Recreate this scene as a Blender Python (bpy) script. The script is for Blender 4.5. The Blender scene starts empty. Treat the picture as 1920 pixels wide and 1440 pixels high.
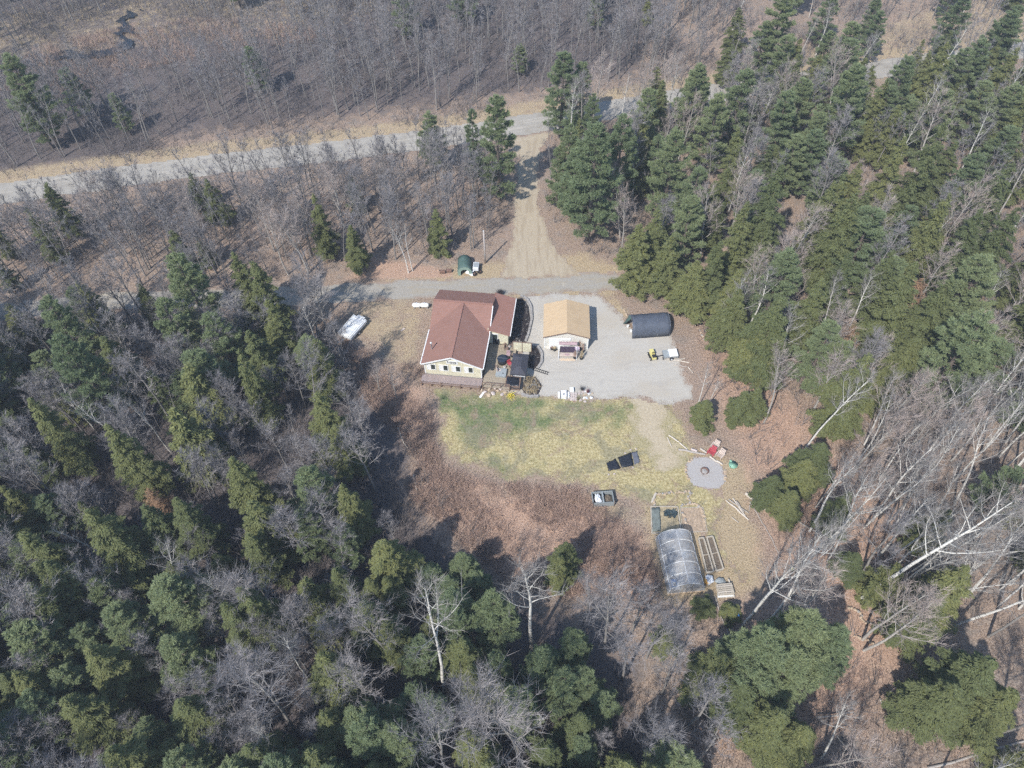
import bpy, math, random
import numpy as np
from mathutils import Vector, Matrix
R = math.radians
rnd = random.Random(7)
nr = np.random.default_rng(11)
sc = bpy.context.scene
C = sc.collection

# ---------------------------------------------------------------- camera
F_PX, PITCH, CAM_H, ROLL = 1380.0, R(52), 76.0, R(1.3)      # drone 76 m up, tilted 52 degrees down
FW = np.array([0, math.cos(PITCH), -math.sin(PITCH)])
_R0 = np.array([1., 0, 0]); _D0 = np.array([0, -math.sin(PITCH), -math.cos(PITCH)])
RT = _R0*math.cos(ROLL) + _D0*math.sin(ROLL)
DN = _D0*math.cos(ROLL) - _R0*math.sin(ROLL)
cam = bpy.data.cameras.new('camera'); co = bpy.data.objects.new('camera', cam); C.objects.link(co)
cam.sensor_width = 36.0; cam.lens = 36.0*F_PX/1920; cam.clip_start = 1; cam.clip_end = 3000
co.matrix_world = Matrix(((RT[0], -DN[0], -FW[0], 0), (RT[1], -DN[1], -FW[1], 0), (RT[2], -DN[2], -FW[2], CAM_H), (0, 0, 0, 1)))
sc.camera = co

def at(px, py, z=0.0):
    """survey helper: photo pixel -> point of the place on the level z"""
    d = FW + RT*(px-960)/F_PX + DN*(py-720)/F_PX
    t = (z-CAM_H)/d[2]
    return float(d[0]*t), float(d[1]*t)

def at_many(pts, z=0.0):
    return [at(a, b, z) for a, b in pts]

def pix(x, y, z):
    d = np.array([x, y, z-CAM_H]); w = d@FW
    return 960+F_PX*(d@RT)/w, 720+F_PX*(d@DN)/w

# ---------------------------------------------------------------- light
SUN_EL = R(47); SH = np.array([0.57, 0.82]); SH = SH/np.linalg.norm(SH)   # way the shadows fall
w = bpy.data.worlds.new('World'); sc.world = w; w.use_nodes = True
nt = w.node_tree; nt.nodes.clear()
sky = nt.nodes.new('ShaderNodeTexSky'); sky.sky_type = 'NISHITA'; sky.sun_disc = False
sky.sun_elevation = SUN_EL; sky.sun_rotation = math.atan2(-SH[0], -SH[1])
sky.air_density = 1.2; sky.dust_density = .4; sky.ozone_density = 2.5
bg = nt.nodes.new('ShaderNodeBackground'); bg.inputs[1].default_value = 0.165
wo = nt.nodes.new('ShaderNodeOutputWorld')
nt.links.new(sky.outputs[0], bg.inputs[0]); nt.links.new(bg.outputs[0], wo.inputs[0])
sl = bpy.data.lights.new('sun', 'SUN'); sl.energy = 4.7; sl.angle = R(0.9); sl.color = (1, 0.965, 0.915)
so = bpy.data.objects.new('sun', sl); C.objects.link(so)
so.rotation_euler = Vector((SH[0]*math.cos(SUN_EL), SH[1]*math.cos(SUN_EL), -math.sin(SUN_EL))).to_track_quat('-Z', 'Y').to_euler()
vs = sc.view_settings
vs.view_transform = 'Standard'; vs.look = 'None'; vs.exposure = 0.24; vs.gamma = 1.0; vs.use_curve_mapping = False
sc.cycles.use_adaptive_sampling = True; sc.cycles.adaptive_threshold = .028; sc.cycles.adaptive_min_samples = 16; sc.cycles.use_light_tree = False; sc.cycles.use_denoising = False; sc.cycles.volume_bounces = 0
sc.cycles.max_bounces = 4; sc.cycles.diffuse_bounces = 2; sc.cycles.transparent_max_bounces = 12

# ---------------------------------------------------------------- node helpers
class NT:
    def __init__(s, name):
        s.m = bpy.data.materials.new(name); s.m.use_nodes = True
        s.t = s.m.node_tree; s.t.nodes.clear()
    def n(s, ty, ins=None, **kw):
        nd = s.t.nodes.new('ShaderNode'+ty)
        for k, v in kw.items(): setattr(nd, k, v)
        for k, v in (ins or {}).items():
            if hasattr(v, 'links') and hasattr(v, 'node'): s.t.links.new(v, nd.inputs[k])
            else: nd.inputs[k].default_value = v
        return nd
    def pos(s): return s.n('NewGeometry').outputs['Position']
    def obj(s): return s.n('TexCoord').outputs['Object']
    def noise(s, co, scale, detail=3, rough=.6, dist=0):
        return s.n('TexNoise', {'Vector': co, 'Scale': scale, 'Detail': detail, 'Roughness': rough, 'Distortion': dist}).outputs['Fac']
    def ramp(s, fac, stops):
        nd = s.n('ValToRGB', {'Fac': fac}); r = nd.color_ramp
        while len(r.elements) < len(stops): r.elements.new(0.5)
        for e, (p, c) in zip(r.elements, stops):
            e.position = p; e.color = (*c, 1) if not isinstance(c, (int, float)) else (c, c, c, 1)
        return nd.outputs['Color']
    def mix(s, fac, a, b, blend='MIX'):
        nd = s.n('Mix', data_type='RGBA', blend_type=blend)
        for i, v in ((0, fac), (6, a), (7, b)):
            if hasattr(v, 'links') and hasattr(v, 'node'): s.t.links.new(v, nd.inputs[i])
            else: nd.inputs[i].default_value = v if i == 0 else ((*v, 1) if len(v) == 3 else v)
        return nd.outputs[2]
    def math(s, op, a, b=0.0, clamp=False):
        nd = s.n('Math', {0: a, 1: b}, operation=op, use_clamp=clamp); return nd.outputs[0]
    def step(s, v, lo, hi):
        return s.n('MapRange', {0: v, 1: lo, 2: hi, 3: 0.0, 4: 1.0}, interpolation_type='SMOOTHSTEP').outputs[0]
    def out(s, sh, vol=None):
        o = s.n('OutputMaterial')
        if sh is not None: s.t.links.new(sh, o.inputs[0])
        if vol is not None: s.t.links.new(vol, o.inputs[1])
        return s.m
    def bump(s, h, strength, dist=.1):
        return s.n('Bump', {'Height': h, 'Strength': strength, 'Distance': dist}).outputs[0]
    def pbr(s, col, rough=.85, spec=.25, normal=None, **ins):
        d = {'Base Color': col if not isinstance(col, tuple) else (*col, 1), 'Roughness': rough, 'Specular IOR Level': spec, **ins}
        if normal is not None: d['Normal'] = normal
        return s.n('BsdfPrincipled', d).outputs[0]

_mats = {}
def mat(name, col, rough=.8, var=.18, scale=4.0, bump=0.0, metal=0.0, spec=.3, col2=None, detail=4):
    if name in _mats: return _mats[name]
    t = NT(name); co_ = t.obj()
    n1 = t.noise(co_, scale, detail, .65)
    a = tuple(max(0, c*(1-var)) for c in col); b = tuple(min(1, c*(1+var)) for c in (col2 or col))
    c = t.ramp(n1, [(.3, a), (.7, b)])
    nm = t.bump(t.noise(co_, scale*4, 3), bump, .05) if bump else None
    _mats[name] = t.out(t.pbr(c, rough, spec, nm, Metallic=metal)); return _mats[name]

def striped(name, col, axis, pitch, dark=.75, rough=.7, var=.1, bump=.5, jitter=0):
    """boards / siding: fine grooves, axis 0,1,2 of the object"""
    if name in _mats: return _mats[name]
    t = NT(name); co_ = t.obj()
    sx = t.n('SeparateXYZ', {0: co_}).outputs[axis]
    fr = t.math('FRACT', t.math('DIVIDE', sx, pitch))
    groove = t.step(fr, 0.0, .14)
    n1 = t.noise(co_, 1.5, 4)
    c = t.ramp(n1, [(.3, tuple(v*(1-var) for v in col)), (.7, tuple(min(1, v*(1+var)) for v in col))])
    if jitter:
        cell = t.n('TexWhiteNoise', {'W': t.math('FLOOR', t.math('DIVIDE', sx, pitch))}, noise_dimensions='1D').outputs[0]
        c = t.mix(t.math('MULTIPLY', cell, jitter), c, tuple(v*.55 for v in col))
    c = t.mix(groove, tuple(v*dark for v in col), c)
    _mats[name] = t.out(t.pbr(c, rough, .3, t.bump(groove, bump, .02))); return _mats[name]

# ---------------------------------------------------------------- mesh helpers
class MB:
    def __init__(s): s.v = []; s.f = []
    def add(s, vs_, fs):
        o = len(s.v); s.v += [tuple(map(float, p)) for p in vs_]; s.f += [tuple(o+i for i in f) for f in fs]; return s
    def box(s, x0, x1, y0, y1, z0, z1, rz=0.0, piv=None):
        p = [(x, y, z) for z in (z0, z1) for x, y in ((x0, y0), (x1, y0), (x1, y1), (x0, y1))]
        if rz:
            cx, cy = piv or ((x0+x1)/2, (y0+y1)/2); c, q = math.cos(rz), math.sin(rz)
            p = [(cx+(x-cx)*c-(y-cy)*q, cy+(x-cx)*q+(y-cy)*c, z) for x, y, z in p]
        return s.add(p, [(3, 2, 1, 0), (4, 5, 6, 7), (0, 1, 5, 4), (1, 2, 6, 5), (2, 3, 7, 6), (3, 0, 4, 7)])
    def cbox(s, c, d, rz=0.0):
        return s.box(c[0]-d[0]/2, c[0]+d[0]/2, c[1]-d[1]/2, c[1]+d[1]/2, c[2]-d[2]/2, c[2]+d[2]/2, rz)
    def beam(s, p0, p1, wd, ht=None):
        ht = ht or wd; a = Vector(p0); b = Vector(p1); d = (b-a).normalized()
        up = Vector((0, 0, 1)) if abs(d.z) < .95 else Vector((1, 0, 0))
        sx = d.cross(up).normalized()*wd/2; sy = sx.normalized().cross(d).normalized()*ht/2
        p = [q+e*sx+g*sy for q in (a, b) for e, g in ((-1, -1), (1, -1), (1, 1), (-1, 1))]
        return s.add(p, [(3, 2, 1, 0), (4, 5, 6, 7), (0, 1, 5, 4), (1, 2, 6, 5), (2, 3, 7, 6), (3, 0, 4, 7)])
    def tube(s, pts, rad, n=6, cap=True, flip=False):
        pts = [Vector(p) for p in pts]; o = len(s.v); m = len(pts)
        rad = rad if hasattr(rad, '__len__') else [rad]*m
        d0 = (pts[1]-pts[0]).normalized()
        ref = Vector((1, 0, 0)) if abs(d0.x) < .8 else Vector((0, 1, 0))
        for i, p in enumerate(pts):
            d = (pts[min(i+1, m-1)]-pts[max(i-1, 0)]).normalized()
            a = d.cross(ref).normalized(); b = d.cross(a)
            for k in range(n):
                t = 2*math.pi*k/n; q = p+(a*math.cos(t)+b*math.sin(t))*rad[i]; s.v.append((q.x, q.y, q.z))
        for i in range(m-1):
            for k in range(n):
                k2 = (k+1) % n; s.f.append((o+i*n+k, o+i*n+k2, o+(i+1)*n+k2, o+(i+1)*n+k))
        if cap and n > 2:
            s.f.append(tuple(o+k for k in reversed(range(n)))); s.f.append(tuple(o+(m-1)*n+k for k in range(n)))
        return s
    def spike(s, a, b, r):
        """a three sided twig running out to a point"""
        a = Vector(a); b = Vector(b); d = (b-a).normalized()
        ref = Vector((0, 0, 1)) if abs(d.z) < .9 else Vector((1, 0, 0))
        u = d.cross(ref).normalized()*r; v_ = d.cross(u)
        return s.add([a+u, a-u*.5+v_*.87, a-u*.5-v_*.87, b], [(0, 1, 3), (1, 2, 3), (2, 0, 3)])
    def blade(s, a, b, r):
        a = Vector(a); b = Vector(b); d = (b-a).normalized(); q = Vector((rnd.uniform(-1, 1), rnd.uniform(-1, 1), rnd.uniform(-1, 1)))
        u = d.cross(q).normalized()*r; return s.add([a+u, a-u, b], [(0, 1, 2)])
    def prism(s, poly, z0, z1):
        n = len(poly); vs_ = [(x, y, z0) for x, y in poly]+[(x, y, z1) for x, y in poly]
        return s.add(vs_, [tuple(reversed(range(n))), tuple(range(n, 2*n))]+[(i, (i+1) % n, n+(i+1) % n, n+i) for i in range(n)])
    def ball(s, c, r, seg=8, rings=5, jit=0.0, rg=None):
        r = r if hasattr(r, '__len__') else (r, r, r); vs_ = []; fs = []; rg = rg or rnd
        for i in range(rings+1):
            th = math.pi*i/rings
            for k in range(seg):
                ph = 2*math.pi*k/seg; j = 1+rg.uniform(-jit, jit)
                vs_.append((c[0]+r[0]*j*math.sin(th)*math.cos(ph), c[1]+r[1]*j*math.sin(th)*math.sin(ph), c[2]+r[2]*j*math.cos(th)))
        for i in range(rings):
            for k in range(seg): fs.append((i*seg+k, (i+1)*seg+k, (i+1)*seg+(k+1) % seg, i*seg+(k+1) % seg))
        return s.add(vs_, fs)
    def mesh(s, name, m):
        me = bpy.data.meshes.new(name); me.from_pydata(s.v, [], s.f); me.update()
        if m: me.materials.append(m)
        return me
    def build(s, name, m, parent=None, smooth=False, bevel=0.0):
        me = s.mesh(name, m)
        if smooth: me.shade_smooth()
        o = bpy.data.objects.new(name, me); C.objects.link(o)
        if parent: o.parent = parent
        if bevel:
            b = o.modifiers.new('bevel', 'BEVEL'); b.width = bevel; b.segments = 2; b.limit_method = 'ANGLE'
        return o

def tag(o, label, cat, group=None):
    o['label'] = label; o['category'] = cat
    if group: o['group'] = group
    return o
def thing(name, label, cat, x, y, z=0.0, rz=0.0, group=None):
    o = bpy.data.objects.new(name, None); C.objects.link(o); o.empty_display_size = .3
    o.location = (x, y, z); o.rotation_euler = (0, 0, rz); return tag(o, label, cat, group)
def structure(o): o['kind'] = 'structure'; return o
def stuff(o, label=None, cat=None):
    o['kind'] = 'stuff'
    if label: o['label'] = label; o['category'] = cat
    return o
def np_mesh(name, V, Fq, m, k=None):
    """big meshes from arrays; Fq (n,3) or (n,4)"""
    me = bpy.data.meshes.new(name); V = np.asarray(V, np.float32); Fq = np.asarray(Fq, np.int32); n, k = Fq.shape
    me.vertices.add(len(V)); me.vertices.foreach_set('co', V.ravel())
    me.loops.add(n*k); me.loops.foreach_set('vertex_index', Fq.ravel())
    me.polygons.add(n); me.polygons.foreach_set('loop_start', np.arange(0, n*k, k, dtype=np.int32))
    me.update(calc_edges=True); me.validate()
    if m: me.materials.append(m)
    return me
def link(name, me, parent=None):
    o = bpy.data.objects.new(name, me); C.objects.link(o)
    if parent: o.parent = parent
    return o

# ---------------------------------------------------------------- plan of the place
def seg_dist(X, Y, poly, closed=True):
    d = np.full(X.shape, 1e9); n = len(poly)
    for i in range(n if closed else n-1):
        (ax, ay), (bx, by) = poly[i], poly[(i+1) % n]
        dx, dy = bx-ax, by-ay; L = dx*dx+dy*dy+1e-9
        t = np.clip(((X-ax)*dx+(Y-ay)*dy)/L, 0, 1)
        d = np.minimum(d, np.hypot(X-ax-t*dx, Y-ay-t*dy))
    return d
def sdf(X, Y, poly):
    """distance to a polygon's outline, positive inside"""
    X = np.asarray(X, float); Y = np.asarray(Y, float); ins = np.zeros(X.shape, bool); n = len(poly)
    for i in range(n):
        (ax, ay), (bx, by) = poly[i], poly[(i+1) % n]
        c = ((ay > Y) != (by > Y)) & (X < (bx-ax)*(Y-ay)/((by-ay) if by != ay else 1e-9)+ax); ins ^= c
    return np.where(ins, 1, -1)*seg_dist(X, Y, poly)
def sdf_line(X, Y, line, half): return half-seg_dist(np.asarray(X, float), np.asarray(Y, float), line, False)
def wob(X, Y, s, k=0):
    return (np.sin(X*s+1.3*k+1.7*np.sin(Y*s*.7+k))+np.sin(Y*s*1.13+2.1*k+1.3*np.sin(X*s*.83))+np.sin((X+Y)*s*1.9+k)*.5)/2.5

ROAD = at_many([(-420, 418), (-160, 390), (0, 364), (200, 335), (400, 308), (640, 282), (800, 262), (1000, 231), (1150, 205), (1300, 180), (1450, 157), (1640, 131), (1900, 95), (2400, 30)])
LANE = at_many([(-300, 600), (0, 585), (200, 565), (420, 560), (640, 550), (760, 541), (900, 538), (1030, 532), (1150, 526)])
DRIVE = at_many([(945, 262), (1045, 243), (1020, 280), (1012, 330), (1014, 380), (1030, 430), (1048, 475), (1082, 503), (1095, 520), (1000, 526), (928, 524), (945, 495), (955, 450), (960, 400), (963, 340), (970, 300)])
YARD = at_many([(985, 556), (1040, 548), (1120, 551), (1152, 570), (1170, 592), (1182, 612), (1225, 616), (1262, 622), (1268, 650), (1282, 685), (1300, 722), (1306, 752), (1262, 764), (1195, 750), (1110, 754), (1000, 748), (958, 742), (925, 728), (950, 690), (975, 640), (975, 600)])
LAWN = at_many([(806, 728), (880, 728), (955, 728), (1010, 732), (1100, 738), (1190, 738), (1262, 752), (1285, 790), (1288, 825), (1310, 848), (1350, 900), (1368, 950), (1345, 985), (1360, 1040), (1420, 1090), (1395, 1100), (1350, 1060), (1310, 990), (1300, 1000), (1225, 990), (1205, 950), (1150, 925), (1080, 908), (1000, 905), (930, 897), (880, 880), (838, 862), (815, 830), (822, 790)])
PATH = at_many([(1205, 745), (1215, 780), (1228, 815), (1245, 845)])
BRUSH = at_many([(800, 830), (840, 875), (930, 905), (1080, 915), (1150, 960), (1215, 1000), (1240, 1100), (1200, 1150), (1090, 1120), (950, 1100), (860, 1010), (760, 930)])
SIDE = at_many([(690, 540), (815, 560), (790, 690), (760, 720), (700, 660), (640, 640), (640, 590)])
FIRE = at(1323, 886)
CLEAR = at_many([(640, 520), (760, 500), (900, 500), (950, 440), (1050, 430), (1090, 480), (1160, 500), (1175, 580), (1270, 590), (1310, 650), (1330, 730), (1420, 900), (1440, 1000), (1440, 1090), (1390, 1150), (1240, 1120), (1190, 1050), (1080, 1000), (960, 985), (820, 900), (780, 800), (720, 700), (640, 650)])

def flatness(X, Y):
    d = np.maximum(sdf_line(X, Y, ROAD, 5.0), sdf_line(X, Y, LANE, 3.0))
    for p in (DRIVE, YARD, LAWN, CLEAR): d = np.maximum(d, sdf(X, Y, p))
    return d
def terrain(X, Y):
    X = np.asarray(X, float); Y = np.asarray(Y, float)
    k = np.clip((-flatness(X, Y)-1)/7, 0, 1); k = k*k*(3-2*k)
    return k*(.45*wob(X, Y, .11, 1)+.22*wob(X, Y, .33, 2)) - .02
def tz(x, y): return float(terrain(np.array([x]), np.array([y]))[0])

# ---------------------------------------------------------------- ground materials
def litter(t):
    """dead leaves, needles and bare soil of the wood floor"""
    p = t.pos()
    fine = t.noise(p, 5.5, 4, .78); mid = t.noise(p, .55, 2, .6); big = t.noise(p, .07, 1, .55)
    c = t.ramp(fine, [(.30, (.095, .070, .056)), (.44, (.24, .175, .132)), (.56, (.37, .28, .215)), (.70, (.53, .43, .34))])
    c = t.mix(t.math('MULTIPLY', t.step(mid, .45, .68), .55), c, t.ramp(fine, [(.3, (.12, .105, .095)), (.7, (.34, .305, .265))]))
    c = t.mix(t.math('MULTIPLY', t.step(big, .48, .66), .45), c, t.ramp(fine, [(.3, (.20, .14, .11)), (.7, (.46, .345, .27))]))
    return c, fine, mid
def m_ground():
    t = NT('wood floor'); c, fine, mid = litter(t)
    a = t.n('Attribute', attribute_name='w').outputs['Color']
    s = t.n('SeparateColor', {0: a}); jit = t.math('SUBTRACT', t.math('ADD', fine, mid), 1.0)
    def k(ch): return t.step(t.math('ADD', s.outputs[ch], t.math('MULTIPLY', jit, .7)), .3, .7)
    tan = t.ramp(fine, [(.3, (.22, .165, .10)), (.5, (.40, .31, .20)), (.75, (.54, .45, .31))])
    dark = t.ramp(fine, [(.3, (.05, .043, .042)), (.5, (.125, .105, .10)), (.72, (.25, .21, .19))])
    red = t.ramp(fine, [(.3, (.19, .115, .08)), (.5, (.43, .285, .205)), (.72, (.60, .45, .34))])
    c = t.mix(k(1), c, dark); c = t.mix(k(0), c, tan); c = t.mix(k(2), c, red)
    return t.out(t.pbr(c, .95, .1, t.bump(fine, .9, .12)))
def sheet_mat(name, stops, fine_scale=6, edge_w=.8, extra=None, rough=.93, bump=.3, rim=None):
    """a laid surface whose rim is strewn with leaf litter (attribute 'edge' = metres to its rim)"""
    t = NT(name); c0, lf, lm = litter(t); p = t.pos()
    f = t.noise(p, fine_scale, 5, .7); c = t.ramp(f, stops)
    if extra: c = extra(t, p, f, c)
    e = t.n('Attribute', attribute_name='edge').outputs['Fac']
    e = t.math('ADD', e, t.math('MULTIPLY', t.math('SUBTRACT', t.math('ADD', lf, lm), 1.0), edge_w*2.6))
    if rim: c0 = t.ramp(lf, rim)
    c = t.mix(t.step(e, 0, edge_w), c0, c)
    return t.out(t.pbr(c, rough, .15, t.bump(f, bump, .05)))
def x_gravel(t, p, f, c):
    big = t.noise(p, .16, 3, .5); mid = t.noise(p, .9, 4, .6)
    c = t.mix(t.math('MULTIPLY', t.step(big, .46, .62), .55), c, (.41, .36, .29))
    c = t.mix(t.math('MULTIPLY', t.step(mid, .58, .72), .4), c, (.33, .31, .285))
    tr = t.noise(t.n('Mapping', {'Vector': p, 'Scale': (.25, 1.0, 1), 'Rotation': (0, 0, .9)}).outputs[0], .9, 3, .6, 1.2)
    c = t.mix(t.math('MULTIPLY', t.step(tr, .54, .62), .35), c, (.36, .335, .30))
    sp = t.noise(p, 14, 2, .5)
    return t.mix(t.math('MULTIPLY', t.step(sp, .66, .74), .5), c, (.16, .15, .14))
def x_drive(t, p, f, c):
    d = t.n('Mapping', {'Vector': p, 'Scale': (1.0, .12, 1)}).outputs[0]
    rut = t.noise(d, 1.6, 3, .5); mid = t.noise(p, .5, 4, .6)
    c = t.mix(t.math('MULTIPLY', t.step(rut, .48, .64), .5), c, (.29, .23, .16))
    return t.mix(t.math('MULTIPLY', t.step(mid, .56, .7), .45), c, (.33, .25, .175))
def x_road(t, p, f, c):
    v = t.n('Attribute', attribute_name='across').outputs['Fac']
    u = t.n('Attribute', attribute_name='along').outputs['Fac']
    q = t.n('CombineXYZ', {0: t.math('MULTIPLY', u, .05), 1: v}).outputs[0]
    st = t.noise(q, 1.7, 4, .6); mid = t.noise(p, .35, 4, .6)
    c = t.mix(t.math('MULTIPLY', t.step(st, .5, .62), .6), c, (.44, .40, .34))
    c = t.mix(t.math('MULTIPLY', t.step(mid, .5, .66), .55), c, (.25, .22, .18))
    cr = t.noise(t.n('CombineXYZ', {0: t.math('MULTIPLY', u, .25), 1: t.math('MULTIPLY', v, 1.4)}).outputs[0], 2.0, 5, .8)
    return t.mix(t.math('MULTIPLY', t.step(cr, .63, .66), .5), c, (.15, .14, .13))
def x_lane(t, p, f, c):
    d = t.n('Mapping', {'Vector': p, 'Scale': (.22, 1.0, 1)}).outputs[0]
    st = t.noise(d, 1.2, 4, .6)
    c = t.mix(t.math('MULTIPLY', t.step(st, .48, .6), .6), c, (.33, .285, .215))
    return t.mix(t.math('MULTIPLY', t.step(t.noise(p, 1.1, 4, .7), .6, .68), .6), c, (.45, .40, .32))
def x_lawn(t, p, f, c):
    g = t.n('Attribute', attribute_name='green').outputs['Fac']
    mid = t.noise(p, .5, 5, .65); big = t.noise(p, .17, 3, .55)
    gr = t.ramp(f, [(.3, (.06, .09, .042)), (.5, (.11, .15, .065)), (.72, (.215, .245, .11))])
    k = t.step(t.math('ADD', g, t.math('MULTIPLY', t.math('SUBTRACT', t.math('ADD', mid, big), 1.0), 1.6)), .05, 1.0)
    c = t.mix(t.math('MULTIPLY', k, .95), c, gr)
    c = t.mix(t.math('MULTIPLY', t.step(t.noise(p, .26, 4, .65, 1.0), .48, .6), .62), c, t.ramp(f, [(.3, (.12, .115, .075)), (.7, (.30, .275, .19))]))
    soil = t.math('MULTIPLY', t.step(t.noise(p, .4, 4, .65, .8), .52, .66), .72)
    return t.mix(soil, c, t.ramp(f, [(.3, (.17, .12, .09)), (.7, (.36, .27, .2))]))

GR = m_ground()
M_GRAVEL = sheet_mat('yard gravel', [(.3, (.38, .35, .305)), (.5, (.44, .41, .36)), (.72, (.50, .47, .42))], 8, 1.0, x_gravel)
M_DRIVE = sheet_mat('sandy drive', [(.3, (.31, .255, .18)), (.5, (.40, .335, .245)), (.72, (.50, .435, .335))], 5, .8, x_drive)
M_ROAD = sheet_mat('worn asphalt', [(.3, (.26, .24, .21)), (.5, (.335, .31, .27)), (.72, (.42, .39, .345))], 5, .35, x_road)
M_LANE = sheet_mat('old lane surface', [(.3, (.25, .23, .20)), (.5, (.32, .295, .255)), (.72, (.40, .37, .325))], 4, .8, x_lane)
M_LAWN = sheet_mat('dry lawn', [(.28, (.175, .142, .07)), (.48, (.375, .312, .16)), (.70, (.60, .52, .32))], 3.4, 1.3, x_lawn, bump=.7)
M_FIRE = sheet_mat('fire circle gravel', [(.3, (.30, .28, .265)), (.5, (.38, .36, .345)), (.72, (.46, .44, .42))], 8, .35)

# ---------------------------------------------------------------- ground sheets
def axis(lo, hi, st, far):
    a = list(np.arange(lo, hi, st)); s = st; b = [hi]
    while b[-1] < hi+far: s *= 1.5; b.append(b[-1]+s)
    s = st; c = [lo]
    while c[-1] > lo-far: s *= 1.5; c.append(c[-1]-s)
    return np.array(sorted(set(c[1:]+a+b)))
gx, gy = axis(-125, 125, .9, 900), axis(0, 190, .9, 900)
X, Y = np.meshgrid(gx, gy); Z = terrain(X, Y)
V = np.stack([X, Y, Z], -1).reshape(-1, 3); nx, ny = len(gx), len(gy)
ii, jj = np.meshgrid(np.arange(nx-1), np.arange(ny-1)); a = (jj*nx+ii).ravel()
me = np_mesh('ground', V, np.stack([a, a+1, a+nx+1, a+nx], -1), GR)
sm = lambda d, s: np.clip(.5+d/s, 0, 1)
wet = at_many([(-200, 40), (0, 20), (300, -40), (560, -30), (760, 20), (500, 75), (330, 90), (240, 110), (60, 140), (-200, 150)])
cut = at_many([(1250, 190), (1420, 130), (1520, 60), (1700, 20), (1960, -60), (2100, 60), (1700, 160), (1400, 200)])
shoulder = 4.9-np.abs(seg_dist(X, Y, [(x-.3, y+2.6) for x, y in ROAD], False))
darkl = at_many([(-200, 620), (300, 640), (620, 640), (760, 780), (800, 950), (900, 1120), (1150, 1180), (1250, 1460), (-300, 1600)])
wr = np.maximum.reduce([sm(shoulder, 3)*.62, sm(sdf(X, Y, wet), 14)*.42, sm(sdf(X, Y, cut), 8)*.5, sm(sdf(X, Y, at_many([(1050, 540), (1165, 560), (1200, 620), (1160, 600), (1120, 560)])), 2)*.7,
                        sm(sdf(X, Y, at_many([(900, 490), (1090, 470), (1170, 500), (1160, 560), (980, 565), (860, 560), (690, 545), (700, 525)])), 4)*.8, sm(sdf(X, Y, SIDE), 5)*.55,
                        sm(sdf(X, Y, at_many([(1200, 930), (1380, 900), (1430, 1000), (1430, 1110), (1330, 1130), (1220, 1130)])), 4)*.85, sm(sdf(X, Y, at_many([(1180, 745), (1280, 750), (1290, 820), (1400, 860), (1440, 930), (1380, 960), (1290, 920), (1250, 850)])), 4)*.7,
                        sm(sdf(X, Y, at_many([(1010, 925), (1120, 915), (1200, 960), (1180, 990), (1050, 960)])), 4)*.65])
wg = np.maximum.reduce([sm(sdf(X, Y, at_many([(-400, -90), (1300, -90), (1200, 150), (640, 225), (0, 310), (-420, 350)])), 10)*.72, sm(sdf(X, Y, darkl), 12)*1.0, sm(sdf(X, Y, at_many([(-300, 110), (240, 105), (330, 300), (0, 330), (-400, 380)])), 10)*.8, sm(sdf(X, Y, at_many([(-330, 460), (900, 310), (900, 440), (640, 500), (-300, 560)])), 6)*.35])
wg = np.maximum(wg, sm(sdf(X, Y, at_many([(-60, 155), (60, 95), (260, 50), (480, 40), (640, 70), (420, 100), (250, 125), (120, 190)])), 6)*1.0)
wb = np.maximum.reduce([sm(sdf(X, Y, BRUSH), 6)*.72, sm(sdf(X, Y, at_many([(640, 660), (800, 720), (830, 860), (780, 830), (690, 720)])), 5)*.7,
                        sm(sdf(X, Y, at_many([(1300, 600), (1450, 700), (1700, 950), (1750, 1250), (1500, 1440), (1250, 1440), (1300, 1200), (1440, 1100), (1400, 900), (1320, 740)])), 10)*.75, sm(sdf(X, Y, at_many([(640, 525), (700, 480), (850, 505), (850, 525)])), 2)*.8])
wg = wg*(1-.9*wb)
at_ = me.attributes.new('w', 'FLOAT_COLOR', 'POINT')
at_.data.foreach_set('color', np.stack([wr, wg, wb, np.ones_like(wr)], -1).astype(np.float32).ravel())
ground = structure(link('ground', me))

def sheet(name, fn, bbox, z, m, step=.4, ragged=.35, attrs=None):
    xs = np.arange(bbox[0], bbox[1], step); ys = np.arange(bbox[2], bbox[3], step)
    X, Y = np.meshgrid(xs, ys); d = fn(X, Y); dr = d+ragged*wob(X, Y, 2.3, 3)*.6+ragged*wob(X, Y, .7, 5)
    nx = len(xs); keep = dr > 0
    q = keep[:-1, :-1] & keep[1:, :-1] & keep[:-1, 1:] & keep[1:, 1:]
    jj, ii = np.nonzero(q); a = jj*nx+ii; Fq = np.stack([a, a+1, a+nx+1, a+nx], -1)
    used = np.unique(Fq); rem = np.full(X.size, -1); rem[used] = np.arange(len(used))
    V = np.stack([X, Y, np.full_like(X, z)], -1).reshape(-1, 3)[used]
    me = np_mesh(name, V, rem[Fq], m)
    for k, arr in {'edge': dr, **{k: g_(X, Y) for k, g_ in (attrs or {}).items()}}.items():
        at_ = me.attributes.new(k, 'FLOAT', 'POINT'); at_.data.foreach_set('value', arr.ravel()[used].astype(np.float32))
    return structure(link(name, me))
def bb(poly, m=2): xs = [p[0] for p in poly]; ys = [p[1] for p in poly]; return min(xs)-m, max(xs)+m, min(ys)-m, max(ys)+m
def along(X, Y):
    best = np.full(X.shape, 1e9); s = np.zeros(X.shape); acc = 0
    for (ax, ay), (bx, by) in zip(ROAD[:-1], ROAD[1:]):
        L = math.hypot(bx-ax, by-ay); t = np.clip(((X-ax)*(bx-ax)+(Y-ay)*(by-ay))/L/L, 0, 1); d = np.hypot(X-ax-t*(bx-ax), Y-ay-t*(by-ay))
        s = np.where(d < best, acc+t*L, s); best = np.minimum(best, d); acc += L
    return s
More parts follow.
